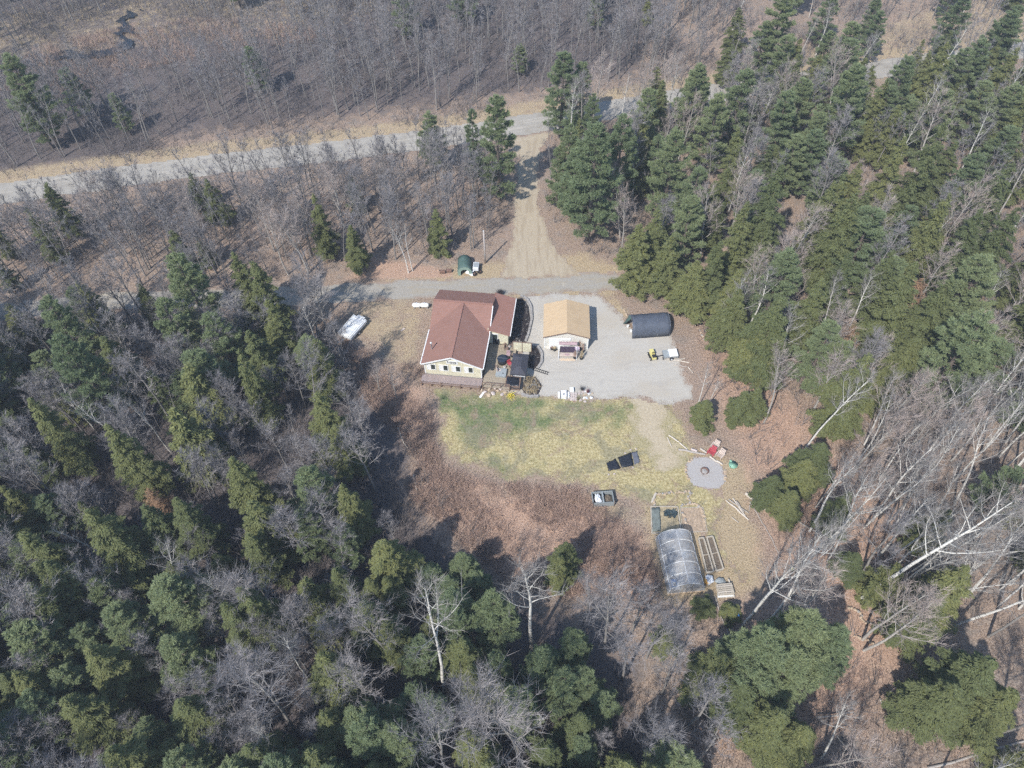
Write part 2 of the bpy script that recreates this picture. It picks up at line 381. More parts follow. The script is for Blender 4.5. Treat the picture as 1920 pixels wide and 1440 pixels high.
def across(X, Y):
    best = np.full(X.shape, 1e9); s = np.zeros(X.shape)
    for (ax, ay), (bx, by) in zip(ROAD[:-1], ROAD[1:]):
        L = math.hypot(bx-ax, by-ay); t = np.clip(((X-ax)*(bx-ax)+(Y-ay)*(by-ay))/L/L, 0, 1); d = np.hypot(X-ax-t*(bx-ax), Y-ay-t*(by-ay))
        sg = ((X-ax)*(by-ay)-(Y-ay)*(bx-ax))/L; s = np.where(d < best, sg, s); best = np.minimum(best, d)
    return s
greenp = [at_many(q) for q in ([(805, 738), (900, 742), (1010, 748), (1190, 756), (1150, 775), (1050, 772), (960, 770), (870, 790), (812, 770)],
                               [(850, 775), (930, 765), (1010, 790), (960, 830), (900, 845), (860, 820)], [(950, 770), (1060, 775), (1030, 810), (960, 810)], [(1090, 750), (1190, 760), (1160, 790), (1100, 790)], [(930, 840), (960, 870), (930, 900), (890, 870)])]
def green(X, Y): return np.maximum.reduce([sm(sdf(X, Y, q), 3.0) for q in greenp])*.88
sheet('lawn', lambda X, Y: sdf(X, Y, LAWN), bb(LAWN), .004, M_LAWN, .35, .5, {'green': green})
sheet('dirt_path', lambda X, Y: sdf_line(X, Y, PATH, 2.7), bb(PATH, 5), .016, sheet_mat('trodden path', [(.3, (.34, .28, .19)), (.5, (.43, .36, .255)), (.72, (.53, .455, .335))], 4, 1.6, rim=[(.3, (.20, .17, .095)), (.5, (.33, .285, .16)), (.7, (.49, .43, .27))]), .3, .8)
sheet('lane', lambda X, Y: sdf_line(X, Y, LANE, 2.2), bb(LANE, 4), .008, M_LANE, .4, .4)
sheet('driveway', lambda X, Y: sdf(X, Y, DRIVE), bb(DRIVE), .012, M_DRIVE, .4, .5)
sheet('gravel_yard', lambda X, Y: sdf(X, Y, YARD), bb(YARD), .02, M_GRAVEL, .35, .3)
sheet('road', lambda X, Y: sdf_line(X, Y, ROAD, 3.3), (-140, 150, 85, 190), .024, M_ROAD, .5, .2, {'along': along, 'across': across})
sheet('fire_circle', lambda X, Y: 2.55-np.hypot((X-FIRE[0])*1.05, Y-FIRE[1]), (FIRE[0]-4, FIRE[0]+4, FIRE[1]-4, FIRE[1]+4), .02, M_FIRE, .22, .18)
STREAM = at_many([(-80, 150), (40, 128), (110, 113), (180, 106), (228, 98), (240, 84), (226, 66), (232, 45), (250, 20)])
tw = NT('dark water'); pw = tw.pos()
mw = tw.out(tw.pbr((.012, .013, .016), .12, .5, tw.bump(tw.noise(pw, 2.0, 3), .15, .05)))
sheet('stream', lambda X, Y: sdf_line(X, Y, STREAM, 1.3), bb(STREAM, 5), .5, mw, .3, 2.2)

# ---------------------------------------------------------------- trees: materials
def m_bark(name, a, b, marks=None):
    t = NT(name); o = t.obj(); z = t.n('Mapping', {'Vector': o, 'Scale': (1, 1, .25)}).outputs[0]
    c = t.ramp(t.noise(z, 9, 4, .7), [(.3, a), (.7, b)])
    r_ = t.n('ObjectInfo').outputs['Random']
    c = t.mix(t.math('MULTIPLY', r_, .35), c, tuple(v*.55 for v in a))
    if marks:
        q = t.n('Mapping', {'Vector': o, 'Scale': (.6, .6, 3.0)}).outputs[0]
        c = t.mix(t.step(t.noise(q, 3.5, 3, .6), .58, .64), c, marks)
    return t.out(t.pbr(c, .9, .15))
M_BARK = m_bark('grey bark', (.19, .175, .165), (.36, .335, .305))
M_PALE = m_bark('pale maple bark', (.32, .295, .26), (.48, .45, .41))
M_GREYB = m_bark('grey maple bark', (.21, .195, .18), (.345, .32, .29))
M_BIRCH = m_bark('white birch bark', (.58, .55, .50), (.76, .73, .67), (.09, .08, .075))
M_PINEB = m_bark('conifer bark', (.10, .08, .068), (.20, .165, .14))
def m_twig(name, a, b, c2):
    t = NT(name); r_ = t.n('ObjectInfo').outputs['Random']
    i_ = t.n('NewGeometry').outputs['Random Per Island']
    c = t.mix(r_, a, b); c = t.mix(t.math('MULTIPLY', i_, .8), c, c2)
    return t.out(t.pbr(c, .9, .1))
M_TWIG = m_twig('grey twigs', (.245, .232, .236), (.32, .29, .275), (.165, .155, .16))
M_TWIGP = m_twig('budding twigs', (.38, .32, .285), (.42, .34, .295), (.26, .225, .21))
M_TWIGB = m_twig('pale twigs', (.27, .25, .235), (.34, .31, .285), (.17, .16, .155))
def m_leaf(name, a, b, c3, tr=.36):
    t = NT(name); r_ = t.n('ObjectInfo').outputs['Random']; i_ = t.n('NewGeometry').outputs['Random Per Island']
    c = t.mix(r_, a, b); c = t.mix(t.math('MULTIPLY', i_, .65), c, c3)
    lo = t.noise(t.obj(), .9, 3, .6)
    c = t.mix(t.math('MULTIPLY', t.step(lo, .45, .7), .35), c, tuple(v*1.35 for v in a))
    d = t.pbr(c, .75, .25); tl = t.n('BsdfTranslucent', {'Color': c}).outputs[0]
    mx = t.n('MixShader', {0: tr, 1: d, 2: tl}).outputs[0]
    return t.out(mx)
M_PINE = m_leaf('pine needles', (.195, .245, .13), (.30, .335, .165), (.14, .185, .10))
M_HEM = m_leaf('hemlock sprays', (.145, .172, .076), (.29, .292, .112), (.10, .124, .062))
M_BROWNLEAF = m_leaf('dead clinging leaves', (.36, .23, .14), (.42, .28, .18), (.26, .17, .11))

# ---------------------------------------------------------------- trees: shapes
def bare_shapes(seed, Hh, spread=.26, base=.42, nl=17, fork=False, twl=1.0, rad=.0105, subs=(5, 7), tws=(4, 6), upr=1.0, twr=1.0, ns=(6, 4)):
    g = random.Random(seed); T = MB(); K = MB()
    up = Vector((0, 0, 1)); p = Vector((0, 0, -.3)); r0 = rad*Hh; n = 9; pts = [p.copy()]; d = Vector((g.uniform(-.04, .04), g.uniform(-.04, .04), 1)).normalized()
    for i in range(n):
        d = (d+Vector((g.uniform(-.07, .07), g.uniform(-.07, .07), .05))).normalized(); p = p+d*(Hh*.93/n); pts.append(p.copy())
    rr = [r0*(1-i/n)**.8*.95+.02 for i in range(n+1)]
    T.tube(pts, rr, ns[0], cap=False)
    def on(t):
        i = min(int(t*n), n-1); k = t*n-i; return pts[i].lerp(pts[i+1], k), rr[i]*(1-k)+rr[i+1]*k
    def twigs(a, dirv, L, r_, cnt):
        for _ in range(cnt):
            s = g.uniform(.15, 1.0); q = a+dirv*L*s
            v = (dirv*g.uniform(.5, 1.1)+Vector((g.gauss(0, .55), g.gauss(0, .55), g.gauss(.22, .4)))).normalized()
            (K.blade if ns[0] == 4 else K.spike)(q, q+v*g.uniform(.45, 1.15)*twl, g.uniform(.011, .02)*twr)
    az = g.uniform(0, 6.28)
    for k in range(nl):
        t = base+(1-base)*((k+g.random()*.8)/nl)**.9*.98; q, r_ = on(min(t, .99)); az += 2.4+g.uniform(-.5, .5)
        L = Hh*spread*(1.15-((t-base)/(1-base))*.75)*g.uniform(.7, 1.2); el = g.uniform(.45, .95)*upr+.25*t
        dv = Vector((math.cos(az)*math.cos(el), math.sin(az)*math.cos(el), math.sin(el)))
        lp = [q]; v = dv.copy(); m = 4
        for i in range(m):
            v = (v+Vector((g.gauss(0, .13), g.gauss(0, .13), .12))).normalized(); lp.append(lp[-1]+v*L/m)
        lr = max(.016, min(r_*.55, .0095*L+.010))
        T.tube(lp, [lr*(1-i/m*.8) for i in range(m+1)], ns[1], cap=False)
        for _ in range(g.randint(*subs)):
            s = g.uniform(.2, .97)*m; i = min(int(s), m-1); q2 = lp[i].lerp(lp[i+1], s-i)
            dd = (lp[i+1]-lp[i]).normalized(); sd = (dd*.8+Vector((g.gauss(0, .6), g.gauss(0, .6), g.gauss(.25, .35)))).normalized()
            l2 = L*g.uniform(.22, .5); mid = q2+sd*l2*.55; sd2 = (sd+Vector((g.gauss(0, .25), g.gauss(0, .25), .2))).normalized(); end = mid+sd2*l2*.5
            K.tube([q2, mid, end], [lr*.42, lr*.3, .008], 3, cap=False)
            twigs(q2, sd, l2, .02, g.randint(*tws))
        twigs(lp[-2], v, L/m*1.2, .02, 5)
    return T, K
def conifer_arrays(cs, ax, side, nrm, ln, wd):
    """triangles: centre, axis, side vectors"""
    a = cs-ax*ln[:, None]*.5; tip = cs+ax*ln[:, None]*.5
    V = np.stack([a-side*wd[:, None]*.5, a+side*wd[:, None]*.5, tip], 1).reshape(-1, 3)
    return V, np.arange(len(V)).reshape(-1, 3)
def unit(v): return v/np.maximum(np.linalg.norm(v, axis=1, keepdims=True), 1e-6)
def hemlock_shapes(seed, Hh, Rr, n=9500, base=.08, droop=.3, dens=1.0):
    g = np.random.default_rng(seed); T = MB(); T.tube([(0, 0, -.3), (0, 0, Hh*.5), (.05, .03, Hh*.96)], [.012*Hh+.04, .008*Hh+.02, .02], 6, cap=False)
    whorls = int(Hh/.42); zs = base*Hh+(Hh*.985-base*Hh)*np.sort(g.random(whorls*6))
    t = (zs/Hh); tt = np.clip((t-base)/(1-base), 0, 1); prof = (1-tt**1.25)**.85*(.6+.4*np.clip(tt/.16, 0, 1))
    az = g.random(len(zs))*6.283; lump = 1+.14*np.sin(az*2+seed)+.12*np.sin(az*3+zs*.9+seed*2)
    L = Rr*prof*lump*g.uniform(.45, 1.2, len(zs))+.18
    wts = L**1.5; idx = g.choice(len(zs), n, p=wts/wts.sum())
    s = g.random(n)**.75*.95+.05; l = L[idx]; a = az[idx]; out = np.stack([np.cos(a), np.sin(a), np.zeros(n)], 1); lat = np.stack([-np.sin(a), np.cos(a), np.zeros(n)], 1)
    off = g.normal(0, 1, n)*(.10+.20*l*s*(1.15-s)); z = zs[idx]+l*(.16*s-droop*s*s)+g.normal(0, .07, n)
    cs = out*(l*s)[:, None]+lat*off[:, None]; cs[:, 2] += z
    ax = unit(out*g.uniform(.5, 1, n)[:, None]+lat*(np.sign(off)*g.uniform(.1, .8, n))[:, None]+np.array([0, 0, 1])*g.normal(-.12, .28, n)[:, None])
    sd = unit(np.cross(ax, unit(g.normal(0, .38, (n, 3))+np.array([0, 0, 1]))))
    V, Fq = conifer_arrays(cs, ax, sd, None, g.uniform(.18, .36, n), g.uniform(.09, .17, n))
    return T, V, Fq
def pine_shapes(seed, Hh, Rr, n=9000, base=.2, gap=.95):
    g = np.random.default_rng(seed); T = MB(); T.tube([(0, 0, -.3), (.06, -.04, Hh*.5), (0, 0, Hh*.97)], [.013*Hh+.04, .009*Hh+.02, .02], 6, cap=False)
    cs_, ax_, dr = [], [], []; z = base*Hh; tips = []
    while z < Hh*.97:
        t = z/Hh; pr = (1-t)**.7*(.5+.5*min(1, (t-base)/.18+.2)); k = g.integers(4, 7); a0 = g.random()*6.28
        for i in range(k):
            if g.random() < .1: continue
            a = a0+6.283*i/k+g.normal(0, .25); L = Rr*pr*g.uniform(.6, 1.2)+.3; zz = z+g.normal(0, .16); up = .10+.34*t+g.normal(0, .06)
            out = np.array([math.cos(a), math.sin(a), 0]); lat = np.array([-out[1], out[0], 0])
            T.tube([(0, 0, zz), tuple(out*L*.55+np.array([0, 0, zz+L*up*.4])), tuple(out*L+np.array([0, 0, zz+L*up]))], [.03+.008*L, .02+.004*L, .01], 3, cap=False)
            nt_ = int(6+L*11)
            for _ in range(nt_):
                s = g.random()**.55*.8+.22; o = g.normal(0, 1)*(.10+.26*L*s*max(.12, 1.12-s)); q = out*L*s+lat*o+np.array([0, 0, zz+L*up*s**1.3+g.normal(.03, .06)])
                tips.append((q, unit((out*.7+lat*np.sign(o)*.5+np.array([0, 0, .35]))[None])[0]))
        z += gap*g.uniform(.75, 1.2)*(1.15-.5*t)
    for _ in range(10): tips.append((np.array([g.normal(0, .1), g.normal(0, .1), Hh*g.uniform(.93, 1)]), np.array([0, 0, 1.])))
    per = max(5, n//len(tips)); P = np.repeat(np.array([q for q, _ in tips]), per, 0); D = np.repeat(np.array([d for _, d in tips]), per, 0); m = len(P)
    ax = unit(D+g.normal(0, .62, (m, 3))); cs = P+ax*g.uniform(.08, .24, m)[:, None]+g.normal(0, .07, (m, 3))
    sd = unit(np.cross(ax, unit(g.normal(0, .6, (m, 3))+np.array([0, 0, 1]))))
    V, Fq = conifer_arrays(cs, ax, sd, None, g.uniform(.18, .34, m), g.uniform(.06, .12, m))
    return T, V, Fq
PROTO = {}
_TX, _TY = gx, gy
def tz(x, y):
    i = int(np.clip(np.searchsorted(_TX, x)-1, 0, len(_TX)-2)); j = int(np.clip(np.searchsorted(_TY, y)-1, 0, len(_TY)-2))
    u = (x-_TX[i])/(_TX[i+1]-_TX[i]); v = (y-_TY[j])/(_TY[j+1]-_TY[j])
    return float((Z[j, i]*(1-u)+Z[j, i+1]*u)*(1-v)+(Z[j+1, i]*(1-u)+Z[j+1, i+1]*u)*v)-.03
def reg(kind, T, crown, tm, cm):
    tr = T.mesh(kind+'_trunk', tm); tr.shade_smooth()
    cr = np_mesh(kind+'_crown', crown[0], crown[1], cm) if isinstance(crown, tuple) else crown.mesh(kind+'_crown', cm)
    PROTO.setdefault(kind, []).append((tr, cr))
for i in range(7): reg('hemlock', *(lambda q: (q[0], (q[1], q[2])))(hemlock_shapes(40+i, 15, 3.0, 25000, .05+.03*(i % 3), .24+.05*(i % 3))), M_PINEB, M_HEM)
for i in range(6): reg('pine', *(lambda q: (q[0], (q[1], q[2])))(pine_shapes(70+i, 16, 3.4, 30000, .12+.05*(i % 3), 1.05+.15*(i % 2))), M_PINEB, M_PINE)
for i in range(3): reg('fir', *(lambda q: (q[0], (q[1], q[2])))(hemlock_shapes(90+i, 7, 2.1, 12000, .03, .2)), M_PINEB, M_HEM)
for i in range(8): reg('bare', *bare_shapes(100+i, 16, .22+.02*(i % 3), .34+.05*(i % 4), 17+i % 4, subs=(6, 8), tws=(5, 7), twr=1.35), M_BARK, M_TWIG)
for i in range(5): reg('budding', *bare_shapes(130+i, 15, .25+.02*(i % 3), .34, 18, subs=(6, 8), tws=(5, 8), twr=.95), M_PALE, M_TWIGP)
for i in range(5): reg('birch', *bare_shapes(150+i, 18, .19+.015*(i % 3), .52, 15, rad=.0088, subs=(5, 7), tws=(5, 7), twr=.68), M_BIRCH, M_TWIGB)
for i in range(4): reg('broad', *bare_shapes(170+i, 15, .25, .36, 19, rad=.0085, subs=(7, 9), tws=(6, 9), upr=.9, twr=.85), M_GREYB, M_TWIG)
for i in range(2): reg('beech', *(lambda q, c: (q[0], (c[1], c[2])))(bare_shapes(190+i, 8, .3, .2, 16), hemlock_shapes(195+i, 8, 2.0, 2600, .2, .05)), M_PALE, M_BROWNLEAF)

NAMES = {'hemlock': ('hemlock_tree', 'hemlock'), 'pine': ('pine_tree', 'pine tree'), 'fir': ('young_fir_tree', 'fir tree'), 'bare': ('bare_tree', 'bare tree'),
         'budding': ('budding_tree', 'bare tree'), 'birch': ('birch_tree', 'birch tree'), 'broad': ('spreading_tree', 'bare tree'), 'beech': ('beech_sapling', 'beech')}
BASEH = {'hemlock': 15, 'pine': 16, 'fir': 7, 'bare': 16, 'budding': 15, 'birch': 18, 'broad': 15, 'beech': 8}
BASER = {'hemlock': 3.0, 'pine': 3.4, 'fir': 2.1}
TREES = []            # x, y, footprint radius
def plant(kind, x, y, h, r=None, label=None, group=None, lean=(0, 0), var=None):
    nm, cat = NAMES[kind]; ps = PROTO[kind]; tr, cr = ps[rnd.randrange(len(ps)) if var is None else var % len(ps)]
    o = thing(nm, label, cat, x, y, tz(x, y), rnd.uniform(0, 6.28), group)
    s = h/BASEH[kind]; sxy = r/BASER[kind] if r and kind in BASER else s*rnd.uniform(.9, 1.12); sxy *= (1.32 if group else 1.12) if kind == 'pine' else 1; o.scale = (sxy, sxy, s)
    if lean != (0, 0):
        q = Matrix.Rotation(o.rotation_euler.z, 4, 'Z'); L = Matrix.Rotation(math.hypot(*lean), 4, Vector((-lean[1], lean[0], 0)).normalized())
        o.rotation_mode = 'QUATERNION'; o.rotation_quaternion = (L@q).to_quaternion()
    for n_, m_ in (('trunk', tr), ('crown', cr)):
        if n_ == 'crown' and kind == 'x': continue
        link(n_, m_, o)
    TREES.append((x, y, (r or 2.0)*.75)); return o
def by_top(kind, px, py, h, r, label): x, y = at(px, py, h); return plant(kind, x, y, h, r, label)
def by_base(kind, px, py, ty, label, lean=(0, 0), r=None, var=None):
    x, y = at(px, py); lo, hi = 1, 40
    for _ in range(30):
        m = (lo+hi)/2
        if pix(x, y, m)[1] > ty: lo = m
        else: hi = m
    return plant(kind, x, y, lo, r, label, None, lean, var)

# conifers one can pick out in the photograph (px, py of the tip, height, crown radius)
by_top('pine', 803, 213, 11, 2.7, 'lone young pine at the road edge, left of the driveway mouth')
by_top('pine', 884, 208, 13.5, 1.9, 'thin sparse pine just left of the tall pine by the driveway')
by_top('pine', 930, 180, 18.5, 3.5, 'tall dense pine on the left side of the driveway, shading it')
by_top('pine', 1058, 97, 15.5, 3.8, 'bushy pine standing alone beyond the paved road, opposite the driveway')
by_top('pine', 1092, 117, 12, 2.8, 'shorter pine leaning on the bushy one beyond the road')
by_top('pine', 1113, 175, 12, 2.1, 'narrow pine between the road and the pines right of the driveway')
by_top('pine', 1220, 160, 16, 3.2, 'pointed pine whose tip stands over the road, right of the driveway mouth')
by_top('pine', 1070, 232, 15, 2.5, 'pine hard against the right edge of the driveway, near the road')
by_top('pine', 1048, 275, 11, 2.0, 'smaller pine overhanging the driveway from the right')
by_top('pine', 1120, 233, 20.5, 4.6, 'biggest pine right of the driveway, its bare trunk foot showing')
by_top('pine', 1172, 214, 18, 3.4, 'yellowish pine right behind the biggest pine')
by_top('pine', 1270, 245, 17, 3.7, 'full dark pine two crowns right of the biggest pine')
by_top('pine', 1313, 118, 15, 3.5, 'wide pine left of the pair of pines above the wood, near the road')
by_top('pine', 1350, 175, 15, 3.2, 'pine in front of the pair by the road, top centre right')
by_top('pine', 1403, 128, 16, 3.8, 'broad pine at the road, left of the sandy gap')
by_top('pine', 1476, -18, 17, 4.2, 'dark layered pine cut by the top edge of the photo')
by_top('pine', 1440, 40, 12, 3.2, 'low pine with wide plates under the dark layered pine')
by_top('pine', 1560, 58, 9, 2.6, 'small pointed pine beyond the sandy gap, top right')
by_top('pine', 1655, 20, 10, 2.8, 'small dark pine on the brown clearing, top right')
by_top('pine', 1607, 127, 17.5, 4.2, 'large light green pine in front of the sandy gap, top right')
by_top('pine', 1480, 172, 16, 3.4, 'bluish pine left of the large light green pine')
by_top('pine', 1540, 215, 12, 2.6, 'small pine between the bluish and the light green pine')
by_top('pine', 1707, 108, 15, 3.3, 'pine just right of the large light green pine')
by_top('pine', 1847, 72, 13, 3.6, 'round bright green pine near the right edge, top right')
by_top('pine', 1812, -8, 12, 3.2, 'dark pine at the top edge, far right')
by_top('pine', 1915, 10, 12, 3.0, 'pine at the very top right corner')
by_top('hemlock', 1780, 76, 15, 3.3, 'dark dense hemlock left of the round bright pine, top right')
by_top('hemlock', 1913, 82, 14, 3.2, 'dark hemlock on the right edge below the corner pine')
by_top('hemlock', 1374, 82, 8, 2.6, 'small dark hemlock behind the pines beyond the road')
by_top('hemlock', 1775, 224, 19, 3.4, 'tall olive hemlock alone among grey branches, upper right')
by_top('hemlock', 1700, 255, 15, 2.8, 'hemlock tucked left under the tall olive one, upper right')
by_top('hemlock', 1795, 172, 8, 2.6, 'low hemlock behind the tall olive one')
by_top('hemlock', 1470, 303, 19, 3.4, 'tall pointed olive hemlock right of the pines')
by_top('hemlock', 1405, 375, 15, 3.0, 'hemlock left below the tall pointed olive one')
by_top('hemlock', 1445, 400, 13, 2.7, 'hemlock in front of the tall pointed olive one')
by_top('hemlock', 1607, 358, 18, 3.3, 'yellow green pointed hemlock in the middle of the right wood')
by_top('hemlock', 1567, 338, 15, 2.7, 'darker hemlock behind the yellow green pointed one')
by_top('hemlock', 1783, 360, 16, 3.0, 'hemlock with a light side, right wood, below grey crowns')
by_top('hemlock', 1845, 385, 15, 3.2, 'broad hemlock near the right edge, second from it')
by_top('hemlock', 1905, 300, 15, 3.2, 'olive hemlock at the right edge, above the middle')
by_top('hemlock', 1915, 385, 15, 3.2, 'dark hemlock at the right edge, level with the driveway')
by_top('pine', 1313, 312, 14, 3.0, 'pine between the driveway pines and the hemlocks')
by_top('pine', 1300, 365, 14, 3.2, 'pine low in the gap right of the driveway')
by_top('hemlock', 1235, 390, 13, 2.8, 'hemlock behind the rounded one at the end of the lane')
by_top('hemlock', 1200, 418, 12.5, 3.2, 'rounded hemlock at the lane end, above the gravel yard')
by_top('hemlock', 1262, 440, 11.5, 2.8, 'hemlock just right of the rounded one at the lane end')
by_top('hemlock', 1310, 488, 10.5, 3.1, 'full hemlock right above the dark fabric shelter')
by_top('hemlock', 1352, 450, 13, 2.8, 'hemlock behind the full one above the fabric shelter')
by_top('hemlock', 1467, 556, 15, 3.7, 'large hemlock behind the leaning birches, right of the yard')
by_top('hemlock', 1390, 540, 12, 2.7, 'hemlock between the fabric shelter and the large hemlock')
by_top('hemlock', 1430, 610, 10, 3.0, 'low hemlock at the foot of the large one, right of the yard')
by_top('hemlock', 1545, 520, 14, 3.0, 'hemlock behind pale birch stems, right of the large one')
by_top('hemlock', 1600, 470, 14, 2.8, 'hemlock in the right wood under the yellow green one')
by_top('hemlock', 1723, 488, 16, 3.9, 'massive hemlock in the right wood, level with the lane')
by_top('hemlock', 1785, 524, 15, 3.5, 'hemlock right of the massive one')
by_top('hemlock', 1723, 634, 10, 3.2, 'short yellowish hemlock above the row of leaning stems')
by_top('hemlock', 1633, 662, 15, 3.0, 'dark tall hemlock left of the row of leaning stems')
by_top('pine', 1850, 592, 17, 4.6, 'big blue green pine at the right edge, level with the house')
by_top('pine', 1885, 640, 13, 3.4, 'pine under the big blue green one at the right edge')
by_top('fir', 1328, 752, 5, 2.0, 'small round evergreen left of a pair at the yard corner')
by_top('fir', 1400, 735, 5.5, 2.2, 'larger evergreen of the pair at the yard corner')
by_top('fir', 1425, 728, 6, 1.9, 'slim evergreen behind the pair at the yard corner')
by_top('hemlock', 1545, 832, 8, 2.6, 'low bright hemlock right of the fire circle, upper of two')
by_top('hemlock', 1518, 862, 7, 2.4, 'low hemlock beside the bright one right of the fire circle')
by_top('hemlock', 1456, 892, 6, 2.0, 'squat hemlock just right of the big fallen log')
by_top('hemlock', 1492, 922, 6, 2.1, 'dark squat hemlock behind the pile of poles')
by_top('hemlock', 1062, 1018, 7.5, 1.9, 'bright green hemlock standing in the red brown brush')
by_top('hemlock', 1050, 1042, 7, 1.8, 'hemlock in front of the bright one in the brush')
for q, l in (((868, 1046, 6.5, 2.0), 'topmost'), ((805, 1066, 6, 2.1), 'leftmost'), ((840, 1086, 6, 1.9), 'middle'), ((893, 1078, 6, 1.9), 'rightmost')):
    by_top('pine', *q, l+' of four clustered dark pines below the brush')
for q, l in (((925, 1118, 12, 2.6), 'behind the white forked tree'), ((1080, 1190, 9, 2.3), 'right of the white forked trunk'), ((1020, 1225, 9, 2.4), 'left under the white forked trunk'), ((1060, 1262, 9, 2.6), 'below the white forked tree'), ((1096, 1258, 8, 2.2), 'below right of the white forked tree'), ((1128, 1305, 6, 2.3), 'pale and bushy, bottom centre'), ((680, 1130, 11, 3.0), 'wide, left of the bottom centre'), ((720, 1165, 9, 2.4), 'short, left of the bottom centre'), ((1255, 1186, 4.5, 1.7), 'tiny, below the poly tunnel'), ((1030, 1400, 8, 2.2), 'at the bottom edge, centre')):
    by_top('pine' if 'white' in l or 'pale' in l else 'hemlock', *q, 'green conifer '+l)
for q, l in (((1530, 1160, 13, 3.4), 'tallest of the pine group at lower right'), ((1452, 1190, 14, 3.6), 'left pine of the group at lower right'), ((1578, 1185, 11, 3.0), 'right pine of the group at lower right'), ((1500, 1225, 11, 3.2), 'front pine of the group at lower right')): by_top('pine', *q, l)
for q, l in (((1362, 1232, 9, 2.9), 'hemlock at the left foot of the lower right pines'), ((1400, 1285, 9, 2.9), 'hemlock below the lower right pines'), ((1470, 1335, 10, 2.8), 'hemlock near the bottom edge under the pine group'), ((1520, 1365, 9, 2.6), 'hemlock right of the bottom edge one under the pines'), ((1820, 1062, 12, 3.4), 'broad hemlock under the white stems, right edge'), ((1770, 1115, 11, 3.0), 'hemlock left below the broad one, right edge'), ((1865, 1238, 12, 3.6), 'large hemlock at the lower right edge'), ((1800, 1290, 10, 3.2), 'hemlock left of the large lower right one'), ((1905, 1300, 10, 3.0), 'hemlock at the lower right corner'), ((1612, 1038, 5.5, 1.8), 'small hemlock left of the bare slope, right side'), ((1690, 1058, 8, 2.4), 'rounded hemlock beside the thick leaning stem'), ((1325, 1125, 2.5, 1.5), 'little evergreen bush under the tunnel corner'), ((1375, 1140, 2.2, 1.4), 'little evergreen bush beside the blue tarp')):
    by_top('hemlock' if q[2] > 4 else 'fir', *q, l)
by_top('fir', 816, 392, 8.5, 2.1, 'lone dark spruce behind the green canvas shelter')
by_top('hemlock', 585, 362, 12, 2.2, 'dark narrow spruce among grey trees, left of the lone spruce')
by_top('hemlock', 655, 420, 9, 2.1, 'short dark spruce right of the narrow one')
by_top('hemlock', 45, 385, 11, 1.8, 'narrow dark evergreen by the road at the left edge')
by_top('pine', 12, 100, 17, 4.0, 'big dark pine at the left edge beyond the road')
by_top('pine', 30, 160, 12, 2.8, 'smaller pine below the big one at the left edge')
by_top('pine', 205, 170, 8, 2.0, 'dark little pine lost in the grey wood, upper left')
by_top('pine', 105, 630, 17, 3.3, 'bright green pine at the left, above the dark forest')
by_top('pine', 85, 560, 15, 3.0, 'pine behind the bright one at the left')
by_top('pine', 325, 475, 17, 3.5, 'bright green pine with reaching arms, left of the house lane')
by_top('pine', 300, 560, 14, 3.0, 'pine at the foot of the bright armed one')
for q, l in (((470, 485, 15, 2.9), 'behind the grey stems left of the white trailer'), ((435, 470, 14, 2.6), 'left of the one behind the grey stems'), ((500, 560, 13, 2.6), 'above the slim column, left of the trailer'), ((445, 655, 15, 2.2), 'slim as a column, in the left forest'), ((592, 735, 14, 2.8), 'nearest the house on the forest edge'), ((625, 795, 11, 2.4), 'on the forest edge below the house'), ((430, 855, 14, 2.8), 'broad, in the middle of the left forest'), ((200, 800, 15, 2.6), 'light sided, in the left forest'), ((50, 745, 15, 2.6), 'tall and yellowish at the left edge'), ((640, 905, 12, 2.4), 'at the edge of the brush'), ((415, 1130, 13, 2.4), 'bright tipped, lower left forest'), ((445, 1100, 14, 2.6), 'leaning over the bright tipped one'), ((110, 1310, 12, 3.0), 'very yellow, bottom left'), ((155, 1210, 13, 2.8), 'light sided, above the very yellow one'), ((330, 1310, 11, 2.8), 'pale green, bottom left of centre'), ((160, 960, 15, 3.4), 'wide and dull green, left forest'), ((600, 1230, 12, 3.0), 'wide, lower left near the centre')):
    by_top('hemlock', *q, 'hemlock '+l)

# birches and other bare trees one can pick out
U = lambda a: (0.0, 0.0) if a is None else a
by_base('birch', 996, 1216, 1050, 'white forked tree with a clean trunk, bottom centre', var=0)
by_base('birch', 1392, 1178, 985, 'white birch with a long clean trunk right of the poly tunnel', (.05, .02), var=1)
by_base('birch', 1430, 1182, 1030, 'thinner birch right behind the long white one', (.12, .0))
by_base('birch', 1612, 1125, 905, 'thick leaning grey stem on the bare slope, right side', (.10, .03), var=2)
by_base('birch', 1680, 1140, 1030, 'bright white birch leaning far right over the slope', (.45, -.02), var=3)
by_base('birch', 1782, 1175, 1050, 'bright white birch leaning right at the right edge', (.42, .0), var=0)
by_base('birch', 1306, 768, 690, 'small white birch at the right end of the gravel yard', (-.02, .0), var=1)
by_base('birch', 1328, 760, 700, 'small white birch right of the one at the yard end', (.06, .0), var=2)
by_base('birch', 1350, 650, 510, 'white birch right of the dark fabric shelter', (.0, .0), var=4)
by_base('birch', 1396, 632, 490, 'tall pale birch above the yard corner', (.02, .0), var=0)
by_base('birch', 1532, 642, 520, 'pale birch before the large hemlock', (.02, .0), var=1)
by_base('birch', 1578, 640, 520, 'pale birch with a spread crown in the right wood', (.05, .0), var=2)
by_base('birch', 1528, 108, 0, 'thin white birch beyond the road, right of the dark pine')
by_base('birch', 1366, 82, -40, 'white branching birch beyond the road at the top edge', (.05, 0))
by_base('birch', 1505, 850, 690, 'thick crooked pale stem rising from above the low hemlocks', (.05, .02), var=3)
